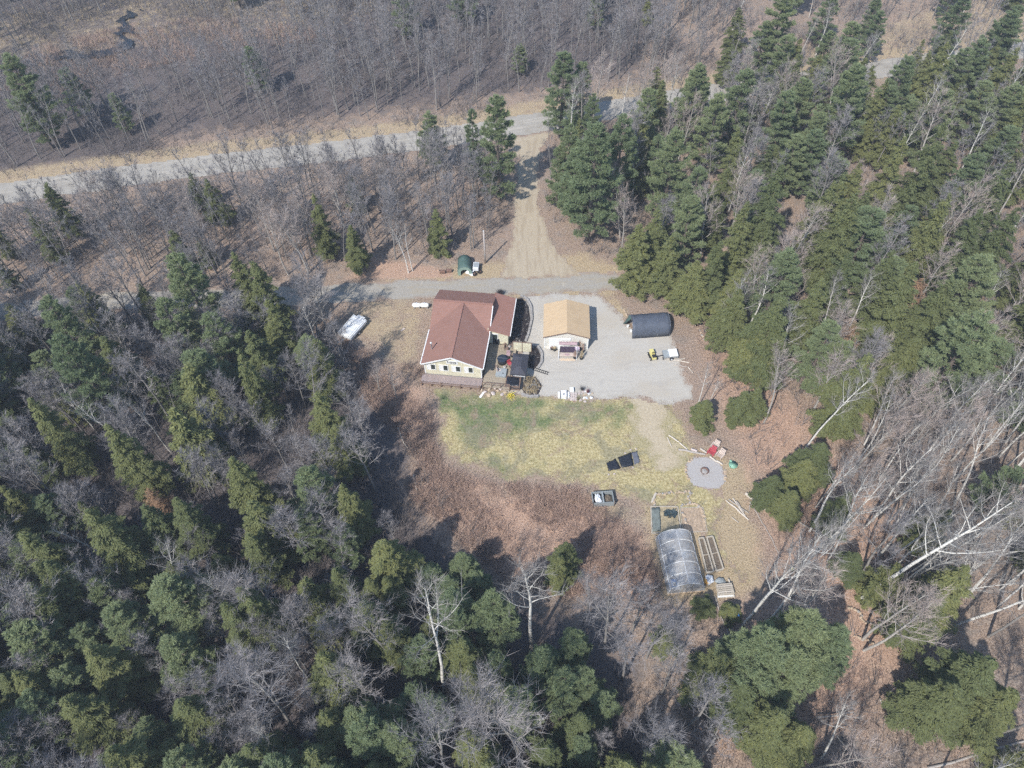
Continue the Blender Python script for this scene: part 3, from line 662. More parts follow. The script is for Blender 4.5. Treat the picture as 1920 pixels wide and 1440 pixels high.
for i, (bx, by, ty) in enumerate(((1620, 835, 700), (1630, 850, 690), (1645, 838, 700), (1705, 820, 680), (1600, 890, 770), (1660, 870, 760), (1740, 850, 700), (1745, 840, 735), (1650, 940, 830), (1790, 900, 745))):
    by_base('birch' if i % 3 == 0 else 'budding', bx, by, ty, 'pale slanting stem, '+'leftmost second third fourth fifth sixth seventh eighth ninth last'.split()[i]+' one in the row right of the fire circle', (.05+.02*(i % 3), .02))
by_base('broad', 745, 1245, 1130, 'wide pale crown low in the left of the bottom centre', var=1)
by_base('broad', 885, 1370, 1265, 'pale spreading tree just left of bottom centre', var=2)
by_base('broad', 1130, 1220, 1080, 'big bushy grey crown right of the white forked tree', var=3)
for i, (bx, by, ty, l) in enumerate(((1092, 1175, 1090, 'left of the big bushy grey crown'), (1185, 1185, 1095, 'below the poly tunnel corner, upper one'), (1212, 1235, 1135, 'below the poly tunnel corner, lower one'), (1165, 1275, 1180, 'under the big bushy grey crown'), (1240, 1300, 1215, 'left of the lower right pines'), (1290, 1360, 1285, 'left of the bottom edge hemlocks'), (1200, 1390, 1310, 'near the bottom edge, right of centre'))):
    by_base('bare' if i % 2 else 'broad', bx, by, ty, 'grey bare tree '+l)
by_base('broad', 970, 1425, 1290, 'spreading tree at the bottom edge, centre', var=0)
by_base('broad', 835, 1440, 1340, 'spreading tree at the bottom edge, left of centre', var=3)
by_base('birch', 835, 1300, 1150, 'thin white leaning birch left of the white forked tree', (.03, .03), var=2)
by_base('broad', 530, 1150, 1030, 'pale round crown in the lower left forest', var=1)
by_base('broad', 560, 1380, 1270, 'grey spreading crown near the bottom, left', var=2)
by_base('broad', 705, 1325, 1225, 'large fan shaped grey crown near the bottom', var=3)
by_base('birch', 605, 672, 560, 'pale tree standing in front of the dark forest, left of the white trailer', var=0)
by_base('broad', 600, 790, 665, 'pinkish branching tree on the forest edge below the trailer', var=1)
by_base('budding', 712, 735, 670, 'small twiggy tree left of the house', var=1)
by_base('budding', 680, 705, 645, 'small twiggy tree below the white trailer', var=2)
by_base('budding', 745, 750, 690, 'reddish twiggy tree at the left corner of the house', var=3)
by_base('birch', 766, 512, 400, 'pair of white stems left of the lone spruce, left one', var=3)
by_base('birch', 774, 508, 410, 'pair of white stems left of the lone spruce, right one', var=4)
for q, l in (((1722, 540, 9), 'tan leaved young beech in the right wood'), ((1600, 620, 6), 'small tan beech between birch stems'), ((285, 930, 6), 'tan beech in the left forest'), ((300, 950, 5), 'second tan beech in the left forest')):
    x, y = at(q[0], q[1], q[2]*.8); plant('beech', x, y, q[2], None, l)

# the rest of the woods
MARSH = at_many([(-40, 145), (70, 70), (200, 30), (330, 20), (600, 75), (430, 125), (270, 160), (110, 185)])
AV = {'marsh': MARSH, 'clear': CLEAR, 'yard': YARD, 'drive': DRIVE, 'lawn': LAWN}
def inside(poly, x, y): return sdf(np.array([x]), np.array([y]), poly)[0] > 0
def where(x, y):
    u, v = pix(x, y, 6); col = ['far left', 'left', 'middle', 'right', 'far right'][min(4, max(0, int(u/384)))]; row = ['top', 'upper', 'middle', 'lower', 'bottom'][min(4, max(0, int(v/288)))]
    return col, row
LOOK = {'hemlock': 'olive hemlock', 'pine': 'blue green pine', 'fir': 'little evergreen', 'bare': 'grey leafless tree', 'budding': 'pinkish budding tree', 'birch': 'pale birch', 'broad': 'wide crowned leafless tree', 'beech': 'tan leaved beech'}
def fill(poly, n, mix, hr, rr, mg, place, tries=30):
    x0, x1, y0, y1 = bb(poly, 0); m = n*tries; g = np.random.default_rng(len(TREES)+n)
    PX, PY = g.uniform(x0, x1, m), g.uniform(y0, y1, m); ok = sdf(PX, PY, poly) > 0; PX, PY = PX[ok], PY[ok]
    ed = np.maximum(sdf_line(PX, PY, ROAD, 4.2), sdf_line(PX, PY, LANE, 2.2))
    for q in AV.values(): ed = np.maximum(ed, sdf(PX, PY, q))
    kinds, ws, res = list(mix), list(mix.values()), []
    T_ = np.zeros((len(TREES)+n+1, 3)); k = len(TREES); T_[:k] = np.array(TREES).reshape(-1, 3)
    for x, y, e in zip(PX, PY, ed):
        if len(res) >= n: break
        kd = rnd.choices(kinds, ws)[0]; con = kd in BASER; r = rr[1] if con else rr[0]
        if e > -(mg if con else mg*.6): continue
        rq = r*rnd.uniform(.7, 1)
        if np.any((T_[:k, 0]-x)**2+(T_[:k, 1]-y)**2 < (rq+T_[:k, 2])**2): continue
        res.append((kd, float(x), float(y), rnd.uniform(*hr[con]))); T_[k] = (x, y, r*.5); k += 1; TREES.append((x, y, r*.5))
    return [(k_, x, y, h, place) for k_, x, y, h in res]
ALL = []
far = at_many([(-260, -60), (1380, -60), (1350, 130), (1150, 160), (1000, 185), (640, 232), (400, 258), (0, 318), (-420, 350)])
far2 = at_many([(1300, 170), (1440, 130), (1600, 90), (2150, 0), (2100, -90), (1380, -80)])
west = at_many([(-330, 470), (0, 440), (300, 390), (640, 345), (880, 305), (935, 340), (945, 420), (900, 465), (640, 515), (300, 540), (-300, 570)])
south = at_many([(-330, 600), (300, 585), (630, 575), (640, 660), (730, 740), (740, 900), (800, 1050), (890, 1180), (1130, 1290), (1330, 1280), (1380, 1300), (1330, 1650), (-450, 1700)])
east = at_many([(1010, 250), (1250, 190), (1500, 160), (1960, 100), (2300, 60), (2600, 700), (1560, 800), (1330, 700), (1290, 580), (1170, 480), (1080, 460), (1030, 350)])
se = at_many([(1340, 760), (1560, 800), (2500, 700), (2600, 1700), (1330, 1650), (1400, 1260), (1450, 1180), (1480, 1000), (1440, 880)])
southc = at_many([(-330, 600), (300, 585), (590, 578), (595, 660), (625, 770), (655, 900), (705, 1040), (800, 1170), (960, 1330), (1240, 1400), (1300, 1650), (-450, 1700)])
ALL += fill(southc, 165, {'hemlock': .48, 'pine': .33, 'fir': .19}, {True: (7, 13.5), False: (10, 16)}, (1.6, 1.45), 1.6, 'dark forest')
ALL += fill(east, 165, {'hemlock': .5, 'pine': .4, 'fir': .1}, {True: (8, 15), False: (10, 16)}, (1.6, 1.5), 1.6, 'mixed wood')
ALL += fill(se, 30, {'hemlock': .85, 'pine': .15}, {True: (6, 11), False: (10, 16)}, (1.6, 1.9), 1.6, 'open wood')
ALL += fill(west, 10, {'hemlock': .7, 'fir': .3}, {True: (6, 11), False: (10, 16)}, (1.6, 1.9), 1.6, 'roadside wood')
ALL += fill(far, 14, {'pine': .8, 'hemlock': .2}, {True: (6, 11), False: (10, 16)}, (1.6, 1.9), 1.6, 'wood beyond road')
ALL += fill(far2, 14, {'pine': .7, 'hemlock': .3}, {True: (7, 13), False: (10, 16)}, (1.6, 1.9), 1.6, 'wood beyond road')
ALL += fill(at_many([(640, 1120), (830, 1130), (960, 1230), (1200, 1330), (1280, 1440), (1250, 1560), (620, 1560)]), 30, {'hemlock': .5, 'pine': .5}, {True: (7, 11), False: (10, 16)}, (1.6, 1.5), 1.6, 'dark forest')
ALL += fill(south, 60, {'bare': .55, 'broad': .35, 'birch': .1}, {True: (9, 15), False: (7, 11.5)}, (.7, 1.9), 1.4, 'dark forest')
ALL += fill(at_many([(-330, 600), (300, 585), (630, 575), (640, 660), (690, 770), (720, 900), (740, 1040), (670, 1120), (640, 1560), (-450, 1700)]), 300, {'bare': .72, 'broad': .13, 'birch': .15}, {True: (9, 15), False: (7, 14.5)}, (.4, 1.9), 1.4, 'dark forest')
ALL += fill(at_many([(1500, 860), (1640, 800), (1930, 740), (1960, 1180), (1640, 1150), (1500, 1010)]), 50, {'birch': 1.0}, {True: (9, 15), False: (12, 17)}, (.3, 1.9), 1.2, 'open wood')
ALL += fill(se, 95, {'budding': .45, 'birch': .45, 'bare': .1}, {True: (9, 15), False: (10, 16.5)}, (.45, 1.9), 1.2, 'open wood')
ALL += fill(east, 230, {'budding': .5, 'birch': .2, 'bare': .3}, {True: (9, 15), False: (10, 16)}, (.45, 1.9), 1.2, 'mixed wood')
ALL += fill(west, 310, {'bare': .75, 'budding': .25}, {True: (9, 15), False: (6.5, 13)}, (.36, 1.9), 1.0, 'roadside wood')
ALL += fill(far, 900, {'bare': .85, 'budding': .15}, {True: (9, 15), False: (8.5, 14.5)}, (.32, 1.9), 1.0, 'wood beyond road')
ALL += fill(far2, 80, {'bare': .6, 'budding': .3, 'birch': .1}, {True: (9, 15), False: (8, 14)}, (.6, 1.9), 1.0, 'wood beyond road')
TREES.clear()
BARE = [q for q in ALL if q[0] in ('bare', 'budding')]
BARE.sort(key=lambda q: -q[3]/math.dist((q[1], q[2], q[3]/2), (0, 0, CAM_H)))
keep_ids = {id(q) for q in BARE[:290]}
rest = [q for q in BARE if id(q) not in keep_ids]
ORD = 'first second third fourth fifth sixth seventh eighth ninth tenth eleventh twelfth thirteenth fourteenth fifteenth sixteenth seventeenth eighteenth nineteenth twentieth'.split()
ORD += ['twenty '+o_ for o_ in ORD[:9]]+['thirtieth']+['thirty '+o_ for o_ in ORD[:9]]+['fortieth']+['forty '+o_ for o_ in ORD[:9]]
cells = {}
for q in ALL:
    kd, x, y, h, place = q
    if kd in ('bare', 'budding') and id(q) not in keep_ids: continue
    col, row = where(x, y); con = kd in BASER
    cells.setdefault((f"{'tall' if h > (13 if con else 12.5) else 'short'} {LOOK[kd]}", place, f'{row} {col}'.replace('middle middle', 'centre')), []).append(q)
for (look, place, cell), qs in cells.items():
    qs.sort(key=lambda q: pix(q[1], q[2], q[3])[0])
    for i, (kd, x, y, h, _) in enumerate(qs):
        lab = f'{look} in the {place}, {cell} of the photo' if len(qs) == 1 else f'{look}, {ORD[min(i, 48)]} from left in the {place}, {cell}'
        plant(kd, x, y, h, (h*rnd.uniform(.2, .265) if kd != 'fir' else h*.26) if kd in BASER else None, lab, f'{LOOK[kd]}s of the {place}', (rnd.gauss(0, .035), rnd.gauss(0, .035)))
# the thinnest far stems read as one grey mass
low = [bare_shapes(300+i, 15, .22, .36, 12, subs=(4, 5), tws=(4, 5), rad=.0095, twr=1.7, ns=(4, 3)) for i in range(3)]
low = [tuple((np.array(b.v), b.f) for b in q) for q in low]
for part, m_, nm, lab in ((0, M_BARK, 'distant_wood', 'thin grey stems filling the leafless woods by the road'), (1, M_TWIG, 'distant_twigs', 'haze of grey twigs over the leafless woods by the road')):
    VV, FF, off = [], [], 0
    g_ = random.Random(5); tri = []
    for q in low:
        T_ = []
        for ff in q[part][1]: T_ += [ff[:3]] if len(ff) == 3 else [(ff[0], ff[1], ff[2]), (ff[0], ff[2], ff[3])]
        tri.append(np.array(T_))
    for kd, x, y, h, pl in rest:
        k_ = g_.randrange(len(low)); v = low[k_][part][0]; a = g_.uniform(0, 6.28); s = h/15; c_, s_ = math.cos(a), math.sin(a)
        VV.append(np.stack([(v[:, 0]*c_-v[:, 1]*s_)*s+x, (v[:, 0]*s_+v[:, 1]*c_)*s+y, v[:, 2]*s+tz(x, y)], 1)); FF.append(tri[k_]+off); off += len(v)
    if VV: stuff(link(nm, np_mesh(nm, np.concatenate(VV), np.concatenate(FF), m_)), lab, 'wood')

# ---------------------------------------------------------------- undergrowth (nobody could count it)
def spikes(n, fn, seed, hgt, rad, name, m_, label, cat, bunch=5, spread=.35, up=.9):
    g = np.random.default_rng(seed); P = fn(g, n)                      # (n,2)
    P = np.repeat(P, bunch, 0); m = len(P); z = terrain(P[:, 0], P[:, 1])
    base = np.stack([P[:, 0]+g.normal(0, spread*.35, m), P[:, 1]+g.normal(0, spread*.35, m), z], 1)
    d = unit(np.stack([g.normal(0, spread, m), g.normal(0, spread, m), np.full(m, up)], 1)); L = g.uniform(*hgt, m)
    tip = base+d*L[:, None]; u = unit(np.cross(d, np.array([.3, .7, .1])))*(g.uniform(*rad, m))[:, None]; v = np.cross(d, u)
    ph = g.uniform(0, 6.283, m)[:, None]; q_ = (u*np.cos(ph)+v*np.sin(ph))*1.35
    V = np.stack([base+q_, base-q_, tip], 1).reshape(-1, 3)
    Fq = np.arange(m*3).reshape(-1, 3)
    return stuff(link(name, np_mesh(name, V, Fq, m_)), label, cat)
def scatter(poly, mg=0.3, dens=None):
    def fn(g, n):
        x0, x1, y0, y1 = bb(poly, 0); out = []
        while sum(map(len, out)) < n:
            q = np.stack([g.uniform(x0, x1, n*2), g.uniform(y0, y1, n*2)], 1); k = sdf(q[:, 0], q[:, 1], poly) > 0
            for p in (YARD, DRIVE, LAWN): k &= sdf(q[:, 0], q[:, 1], p) < -mg
            k &= (sdf_line(q[:, 0], q[:, 1], ROAD, 4.0) < 0) & (sdf_line(q[:, 0], q[:, 1], LANE, 2.4) < 0)
            if dens: k &= g.random(len(q)) < dens(q[:, 0], q[:, 1])
            out.append(q[k])
        return np.concatenate(out)[:n]
    return fn
patchy = lambda X, Y: np.clip(.5+.8*wob(X, Y, .5, 4), .05, 1)
M_BR = m_twig('red brown brush', (.48, .34, .26), (.50, .37, .29), (.25, .175, .155))
M_BRG = m_twig('grey brush', (.20, .18, .175), (.24, .21, .195), (.12, .11, .11))
M_STRAW = m_twig('straw', (.50, .41, .26), (.54, .45, .30), (.33, .25, .15))
M_GRASS = m_twig('grass blades', (.21, .205, .10), (.25, .235, .12), (.40, .345, .205))
spikes(1500, scatter(BRUSH, .2, patchy), 1, (.5, 1.5), (.009, .02), 'brush', M_BR, 'red brown tangled brush between the lawn and the lower trees', 'brush', 16, .75, .7)
wood_all = at_many([(-260, -60), (2150, -60), (2500, 700), (2600, 1600), (-450, 1650), (-420, 300)])
spikes(26000, scatter(wood_all, .6, lambda X, Y: np.clip(.45+.7*wob(X, Y, .22, 2), .03, 1)*(sdf(X, Y, CLEAR) < -1)), 2, (.8, 4.2), (.012, .022), 'saplings', M_BRG, 'thin grey saplings and brush under the trees', 'brush', 5, .35, 1.0)
spikes(5000, scatter(at_many([(1300, 600), (1450, 700), (1750, 950), (1800, 1440), (1250, 1440), (1300, 1200), (1440, 1120), (1440, 900), (1330, 740)]), .2, patchy), 3, (.15, .7), (.008, .016), 'dry_undergrowth', M_BR, 'dry reddish undergrowth and fallen twigs in the open wood at lower right', 'brush', 4, .9, .5)
spikes(1600, scatter(at_many([(640, 640), (800, 700), (830, 880), (780, 860), (680, 740)]), .2, patchy), 4, (.4, 1.8), (.008, .018), 'scrub', M_BR, 'purplish scrub between the house and the dark forest', 'brush', 6, .6, .8)
spikes(2600, scatter(wet, .2, patchy), 5, (.3, .9), (.015, .03), 'marsh_grass', M_STRAW, 'tan marsh grass beside the dark stream, top left', 'grass', 5, .5, .8)
def on_lawn(g, n):
    out = []
    x0, x1, y0, y1 = bb(LAWN, 0)
    while sum(map(len, out)) < n:
        q = np.stack([g.uniform(x0, x1, n*2), g.uniform(y0, y1, n*2)], 1); d = sdf(q[:, 0], q[:, 1], LAWN)
        k = (d > .1) & (sdf_line(q[:, 0], q[:, 1], PATH, 1.0) < 0) & (np.hypot(q[:, 0]-FIRE[0], q[:, 1]-FIRE[1]) > 2.4) & (g.random(len(q)) < np.clip(.55+.7*wob(q[:, 0], q[:, 1], .9, 6), .1, 1)); out.append(q[k])
    return np.concatenate(out)[:n]
spikes(7000, on_lawn, 6, (.06, .2), (.012, .03), 'lawn_grass', M_GRASS, 'short dry and green grass of the lawn', 'grass', 4, .8, .6)

spikes(7000, scatter(at_many([(-330, 610), (300, 595), (620, 590), (680, 780), (740, 900), (800, 1050), (890, 1180), (1130, 1290), (1330, 1300), (1330, 1650), (-450, 1700)]), .6), 12, (1.0, 4.5), (.012, .022), 'thicket', M_BRG, 'grey twiggy thicket filling the dark forest', 'brush', 6, .4, 1.0)

spikes(2200, scatter(at_many([(-60, 160), (60, 90), (260, 45), (480, 35), (640, 70), (420, 105), (250, 130), (120, 190)]), .2, patchy), 15, (.6, 1.8), (.012, .024), 'marsh_brush', M_BR, 'dark brown brush in the wet opening, upper left', 'brush', 8, .6, .8)

# ---------------------------------------------------------------- wheels
def wheel(parent, x, s, y0, y1, r, n=14):
    w_ = MB().tube([(x, s*y0, r), (x, s*y1, r)], r, n).build('wheel', M_TYRE, parent); MB().tube([(x, s*(y1-.02), r), (x, s*(y1+.015), r)], r*.5, 10).build('rim', M_WHITE2, w_)
# ---------------------------------------------------------------- materials for built things
M_SHRED = None
def m_shingle(name, a, b, pitch=.16):
    t = NT(name); o = t.obj(); f = t.noise(o, 7, 4, .75); big = t.noise(o, .5, 3, .55)
    c = t.ramp(f, [(.3, a), (.7, b)]); c = t.mix(t.math('MULTIPLY', t.step(big, .45, .7), .3), c, tuple(v*.78 for v in a))
    br = t.n('TexBrick', {'Vector': o, 'Color1': (*a, 1), 'Color2': (*b, 1), 'Mortar': (*[v*.6 for v in a], 1), 'Scale': 1.0, 'Mortar Size': .012, 'Brick Width': .5, 'Row Height': pitch})
    c = t.mix(.35, c, br.outputs['Color'])
    return t.out(t.pbr(c, .92, .15, t.bump(f, .35, .03)))
M_ROOF = m_shingle('red brown shingles', (.24, .132, .105), (.315, .178, .142))
M_ROOF2 = m_shingle('worn red shingles', (.265, .14, .11), (.35, .19, .15))
M_TANROOF = m_shingle('tan shingles', (.46, .33, .20), (.59, .445, .285))
M_CREAM = striped('cream siding', (.62, .58, .43), 2, .13, .8)
M_CREAMW = striped('pale siding', (.66, .63, .56), 2, .15, .82)
M_WHITE = mat('white paint', (.74, .74, .72), .5, .06)
M_WHITE2 = mat('weathered white metal', (.66, .68, .70), .45, .1, 2)
M_GLASS = mat('window glass', (.035, .045, .04), .12, .3, 2, spec=.6)
M_FOUND = mat('concrete footing', (.33, .31, .29), .9)
M_DECK = striped('grey brown deck', (.27, .215, .19), 0, 99, 1, var=.2, jitter=0)
M_DECKT = mat('tan decking', (.33, .275, .205), .8, .25, 6)
M_POST = mat('brown timber', (.19, .13, .10), .85, .25, 6)
M_BLACK = mat('black metal', (.025, .027, .032), .5, .3, 6)
M_TARPB = mat('black plastic sheet', (.018, .02, .027), .35, .4, 3, .4, spec=.5)
M_TARPG = mat('grey plastic sheet', (.13, .135, .16), .45, .2, 2, .4)
M_SHELT = mat('slate shelter fabric', (.078, .09, .115), .55, .15, 1.2, .35)
M_CANOPY = mat('charcoal canopy fabric', (.055, .055, .068), .75, .15, 2)
M_SPA = mat('grey blue vinyl', (.30, .325, .33), .55, .1, 3)
M_TUB = mat('dark blue tub cover', (.022, .032, .05), .5, .25, 3)
M_MULCH = mat('dark mulch', (.045, .036, .035), .95, .5, 9, .6)
M_STONE = mat('garden stone', (.33, .31, .29), .9, .3, 5, .5)
M_TANSTONE = mat('tan rock', (.46, .36, .26), .9, .25, 4, .5)
M_PAVER = mat('pinkish paver', (.50, .43, .40), .9, .15, 6)
M_GREENT = mat('faded green canvas', (.075, .125, .11), .7, .2, 1.5, .2)
M_DARKIN = mat('dark lining', (.02, .025, .025), .9)
M_PINK = mat('faded mauve fabric', (.38, .27, .28), .8, .15, 3)
M_YELLOW = mat('yellow paint', (.62, .55, .22), .45, .15, 4)
M_RED = mat('red plastic', (.42, .07, .085), .45, .2, 5)
M_CHAIRT = mat('tan plastic', (.52, .43, .37), .6, .12, 5)
M_GREENP = mat('green plastic', (.22, .40, .29), .5, .15, 5)
M_LOG = m_bark('peeled log', (.46, .40, .33), (.66, .60, .52))
M_LOGG = m_bark('weathered log', (.30, .265, .235), (.47, .43, .385))
M_WOODG = mat('weathered boards', (.42, .37, .30), .9, .25, 7, .3)
M_WOODT = mat('fresh board', (.60, .47, .34), .8, .15, 6)
M_SOIL = mat('bed soil', (.15, .12, .09), .95, .4, 6, .6)
M_RUST = mat('rusty steel', (.17, .10, .075), .8, .4, 8, .3)
M_BLUE = mat('blue tarp', (.08, .27, .62), .5, .2, 3, .3)
M_ORANGE = mat('orange plastic', (.62, .34, .08), .6, .2, 5)
M_YPLANT = mat('yellow flowers', (.68, .56, .07), .7, .3, 8)
M_COMP = mat('blue grey boards', (.27, .295, .30), .8, .2, 5)
M_ALU = mat('dull aluminium', (.40, .41, .42), .4, .1, 5, metal=.6)
M_TYRE = mat('tyre rubber', (.02, .02, .021), .85)
M_POLE = m_bark('silver pole wood', (.42, .37, .34), (.56, .50, .46))
tf = NT('clear film'); fo = tf.obj()
fz = tf.noise(fo, 1.3, 4, .6)
df = tf.n('MixShader', {0: .45, 1: tf.pbr(tf.ramp(fz, [(.3, (.68, .69, .71)), (.7, (.84, .85, .86))]), .35, .5), 2: tf.n('BsdfTranslucent', {'Color': (.7, .72, .75, 1)}).outputs[0]}).outputs[0]
M_FILM = tf.out(tf.n('MixShader', {0: tf.math('ADD', .4, tf.math('MULTIPLY', fz, .38)), 1: tf.n('BsdfTransparent').outputs[0], 2: df}).outputs[0])

# ---------------------------------------------------------------- the house
HR = R(-8)
house = thing('house', 'cream house with red brown shingle roof and four front windows', 'house', -7.7, 60.1, 0, HR)
E0, RG, HW, YB, YR = 3.0, 4.75, 4.05, 13.6, 9.85
rm = MB(); rm.add([(-HW, 0, E0), (0, 0, RG), (HW, 0, E0), (0, YR, RG), (-HW, 6.1, E0), (HW, 6.1, E0), (-HW, YR, RG), (HW, YR, RG), (-HW, YB, E0), (HW, YB, E0)],
                  [(0, 1, 3, 4), (2, 5, 3, 1), (4, 3, 6), (5, 7, 3), (6, 3, 7, 9, 8)])
roof = rm.build('roof', M_ROOF, house); sd_ = roof.modifiers.new('thick', 'SOLIDIFY'); sd_.thickness = .14; sd_.offset = 1 if False else -1
ridge = MB(); ridge.beam((0, .02, RG+.02), (0, YR-.1, RG+.02), .3, .05); ridge.beam((-HW, YR, RG+.03), (HW, YR, RG+.03), .26, .05); ridge.build('ridge_cap', M_ROOF2, roof)
gut = MB(); gut.beam((HW+.05, .05, E0-.04), (HW+.05, 6.1, E0-.04), .12, .12); gut.build('gutter', M_WHITE, roof)
MB().beam((HW+.02, 6.1, E0+.02), (HW+.02, 9.7, RG-.14), .10, .14).build('rake_board', M_WHITE, roof)
MB().beam((-HW-.05, .05, E0-.04), (-HW-.05, 6.0, E0-.04), .12, .12).build('gutter', M_WHITE, roof)
pi = MB(); pi.tube([(-2.95, 2.2, 3.3), (-2.95, 2.2, 4.75)], .08, 8); pi.build('stove_pipe', M_ALU, roof); MB().tube([(-2.95, 2.2, 4.76), (-2.95, 2.2, 4.9)], [.15, .03], 8).build('pipe_cap', M_WHITE, roof)
wl = MB(); wx, y0 = 3.72, .45; yb = 13.2
pent = [(-wx, E0-.02), (-wx, .6), (wx, .6), (wx, E0-.02), (0, RG-.2)]
wl.add([(x, y, z) for y in (y0, y0+.2) for x, z in pent], [(0, 1, 2, 3, 4), (9, 8, 7, 6, 5)]+[(i, (i+1) % 5+5-5+0, (i+1) % 5+5, i+5)[::1] for i in range(5)])
wl.box(-wx, -wx+.2, y0+.2, yb, .6, E0-.02); wl.box(wx-.2, wx, y0+.2, yb, .6, E0-.02); wl.box(-wx+.2, wx-.2, yb-.2, yb, .6, E0-.02)
for s in (-1, 1): wl.add([(s*wx, 6.6, E0-.02), (s*wx, 13.1, E0-.02), (s*wx, YR, RG-.2), (s*(wx-.2), 6.6, E0-.02), (s*(wx-.2), 13.1, E0-.02), (s*(wx-.2), YR, RG-.2)], [(0, 1, 2), (5, 4, 3), (0, 3, 4, 1), (1, 4, 5, 2), (2, 5, 3, 0)])
wl.build('wall', M_CREAM, house)
MB().box(-wx+.05, wx-.05, y0+.08, yb-.06, 0, .6).build('foundation', M_FOUND, house)
for s in (-1, 1): MB().box(s*wx-.07, s*wx+.07, y0-.03, y0+.1, .6, E0-.05).build('corner_board', M_WHITE, house)
for s in (-1, 1):
    q = MB(); q.beam((s*HW, .0, E0-.10), (0, .0, RG-.10), .06, .2); q.build('fascia', M_WHITE, house)
for cx in (-2.85, -1.2, .45, 2.1):
    wdw = MB(); z0, z1, hw = 1.45, 2.65, .62
    wdw.box(cx-hw, cx+hw, y0-.05, y0+.0, z0, z0+.1); wdw.box(cx-hw, cx+hw, y0-.05, y0, z1-.1, z1); wdw.box(cx-hw, cx-hw+.1, y0-.05, y0, z0+.1, z1-.1); wdw.box(cx+hw-.1, cx+hw, y0-.05, y0, z0+.1, z1-.1); wdw.box(cx-.1, cx-.02, y0-.05, y0, z0+.1, z1-.1)
    o = wdw.build('window', M_WHITE, house)
    MB().box(cx-.02, cx+hw-.1, y0-.02, y0-.003, z0+.1, z1-.1).build('pane', M_GLASS, o)
    MB().box(cx-hw+.1, cx-.1, y0-.025, y0-.003, z0+.1, z1-.1).build('shade', M_WHITE, o)
sg = MB(); sg.box(-.75, .75, y0-.06, y0-.003, 2.98, 3.66); sgo = sg.build('sign', M_WHITE, house)
tc = bpy.data.curves.new('sign_lettering', 'FONT'); tc.body = 'Love'; tc.size = .62; tc.align_x = 'CENTER'; tc.extrude = .004; tc.offset = .015
to = bpy.data.objects.new('tmp', tc); C.objects.link(to); dg = bpy.context.evaluated_depsgraph_get(); tm = bpy.data.meshes.new_from_object(to.evaluated_get(dg)); bpy.data.objects.remove(to)
tm.materials.clear(); tm.materials.append(M_BLACK); lo_ = link('lettering', tm, sgo); lo_.rotation_euler = (R(90), 0, 0); lo_.location = (-.03, y0-.066, 3.18)
ub = MB()
for a, b in ((-.2, -.02), (.05, .28), (.3, .5)): ub.box(a, b, y0-.066, y0-.061, 3.05, 3.12)
ub.build('underline', M_BLACK, sgo)
sp = MB(); sp.ball((-3.5, y0-.1, 2.75), .1, 6, 4); sp.build('flood_light', M_BLACK, house)
# the lower wing on the right
ex = MB(); ex.add([(3.9, 6.3, 3.55), (6.75, 6.3, 2.72), (6.75, 13.3, 2.72), (3.9, 13.3, 3.55)], [(0, 1, 2, 3)])
er = ex.build('wing_roof', M_ROOF2, house); s2 = er.modifiers.new('thick', 'SOLIDIFY'); s2.thickness = .14; s2.offset = -1
MB().beam((6.8, 6.3, 2.66), (6.8, 13.3, 2.66), .1, .12).build('gutter', M_WHITE, er)
we = MB(); we.add([(x, y, z) for y in (6.6, 6.8) for x, z in ((3.74, .6), (6.45, .6), (6.45, 2.62), (3.74, 3.4))], [(0, 1, 2, 3), (7, 6, 5, 4), (0, 4, 5, 1), (1, 5, 6, 2), (2, 6, 7, 3), (3, 7, 4, 0)])
we.box(6.25, 6.45, 6.8, 13.0, .6, 2.62); we.box(3.74, 6.25, 12.8, 13.0, .6, 2.6); we.build('wing_wall', M_CREAM, house)
dr_ = MB(); dr_.box(4.25, 5.1, 6.54, 6.598, .62, 2.6); dro = dr_.build('door', M_WHITE, house); MB().box(4.35, 5.0, 6.52, 6.538, .8, 2.45).build('pane', M_GLASS, dro)

# deck at the right of the house and walkway along its front
def hp(x, y):                      # house frame -> place
    c_, s_ = math.cos(HR), math.sin(HR); return -7.7+x*c_-y*s_, 60.1+x*s_+y*c_
dk = thing('deck', 'tan board deck in the corner right of the house', 'deck', *hp(0, 0), 0, HR)
b0 = MB(); b0.box(0, .235, -.95, 6.5, .52, .56); bm_ = b0.mesh('board', M_DECKT)
for i in range(15):
    o = link('board', bm_, dk); o.location = (3.98+i*.245, 0, rnd.uniform(-.004, .004))
for x in (4.05, 5.8, 7.5):
    for y in (-.85, 2.8, 6.3): MB().box(x-.06, x+.06, y-.06, y+.06, -.02, .518).build('post', M_POST, dk)
rl = MB(); rl.beam((4.0, -.9, 1.45), (7.6, -.9, 1.45), .1, .06); rl.beam((4.0, -.9, 1.0), (7.6, -.9, 1.0), .05, .05)
for i in range(4): rl.beam((4.05+i*1.17, -.9, .565), (4.05+i*1.17, -.9, 1.42), .09)
rl.build('railing', M_POST, dk)
wk = thing('front_walkway', 'purplish grey plank walkway along the front of the house', 'deck', *hp(0, 0), 0, HR)
b1 = MB(); b1.box(-4.15, 3.85, 0, .185, .44, .48); bm1 = b1.mesh('board', mat('grey mauve boards', (.29, .235, .225), .9, .22, 5))
for i in range(8):
    o = link('board', bm1, wk); o.location = (rnd.uniform(-.05, .05), -1.15+i*.195, 0)
for i in range(7): MB().box(-4.05+i*1.28, -3.93+i*1.28, -1.2, -1.08, -.02, .9 if i % 2 == 0 else .43).build('post', M_POST, wk)
MB().beam((-4.1, -1.22, .86), (3.85, -1.22, .86), .08, .07).build('rail', M_POST, wk); MB().beam((-4.1, -1.22, .55), (3.85, -1.22, .55), .04, .12).build('rail', M_POST, wk)
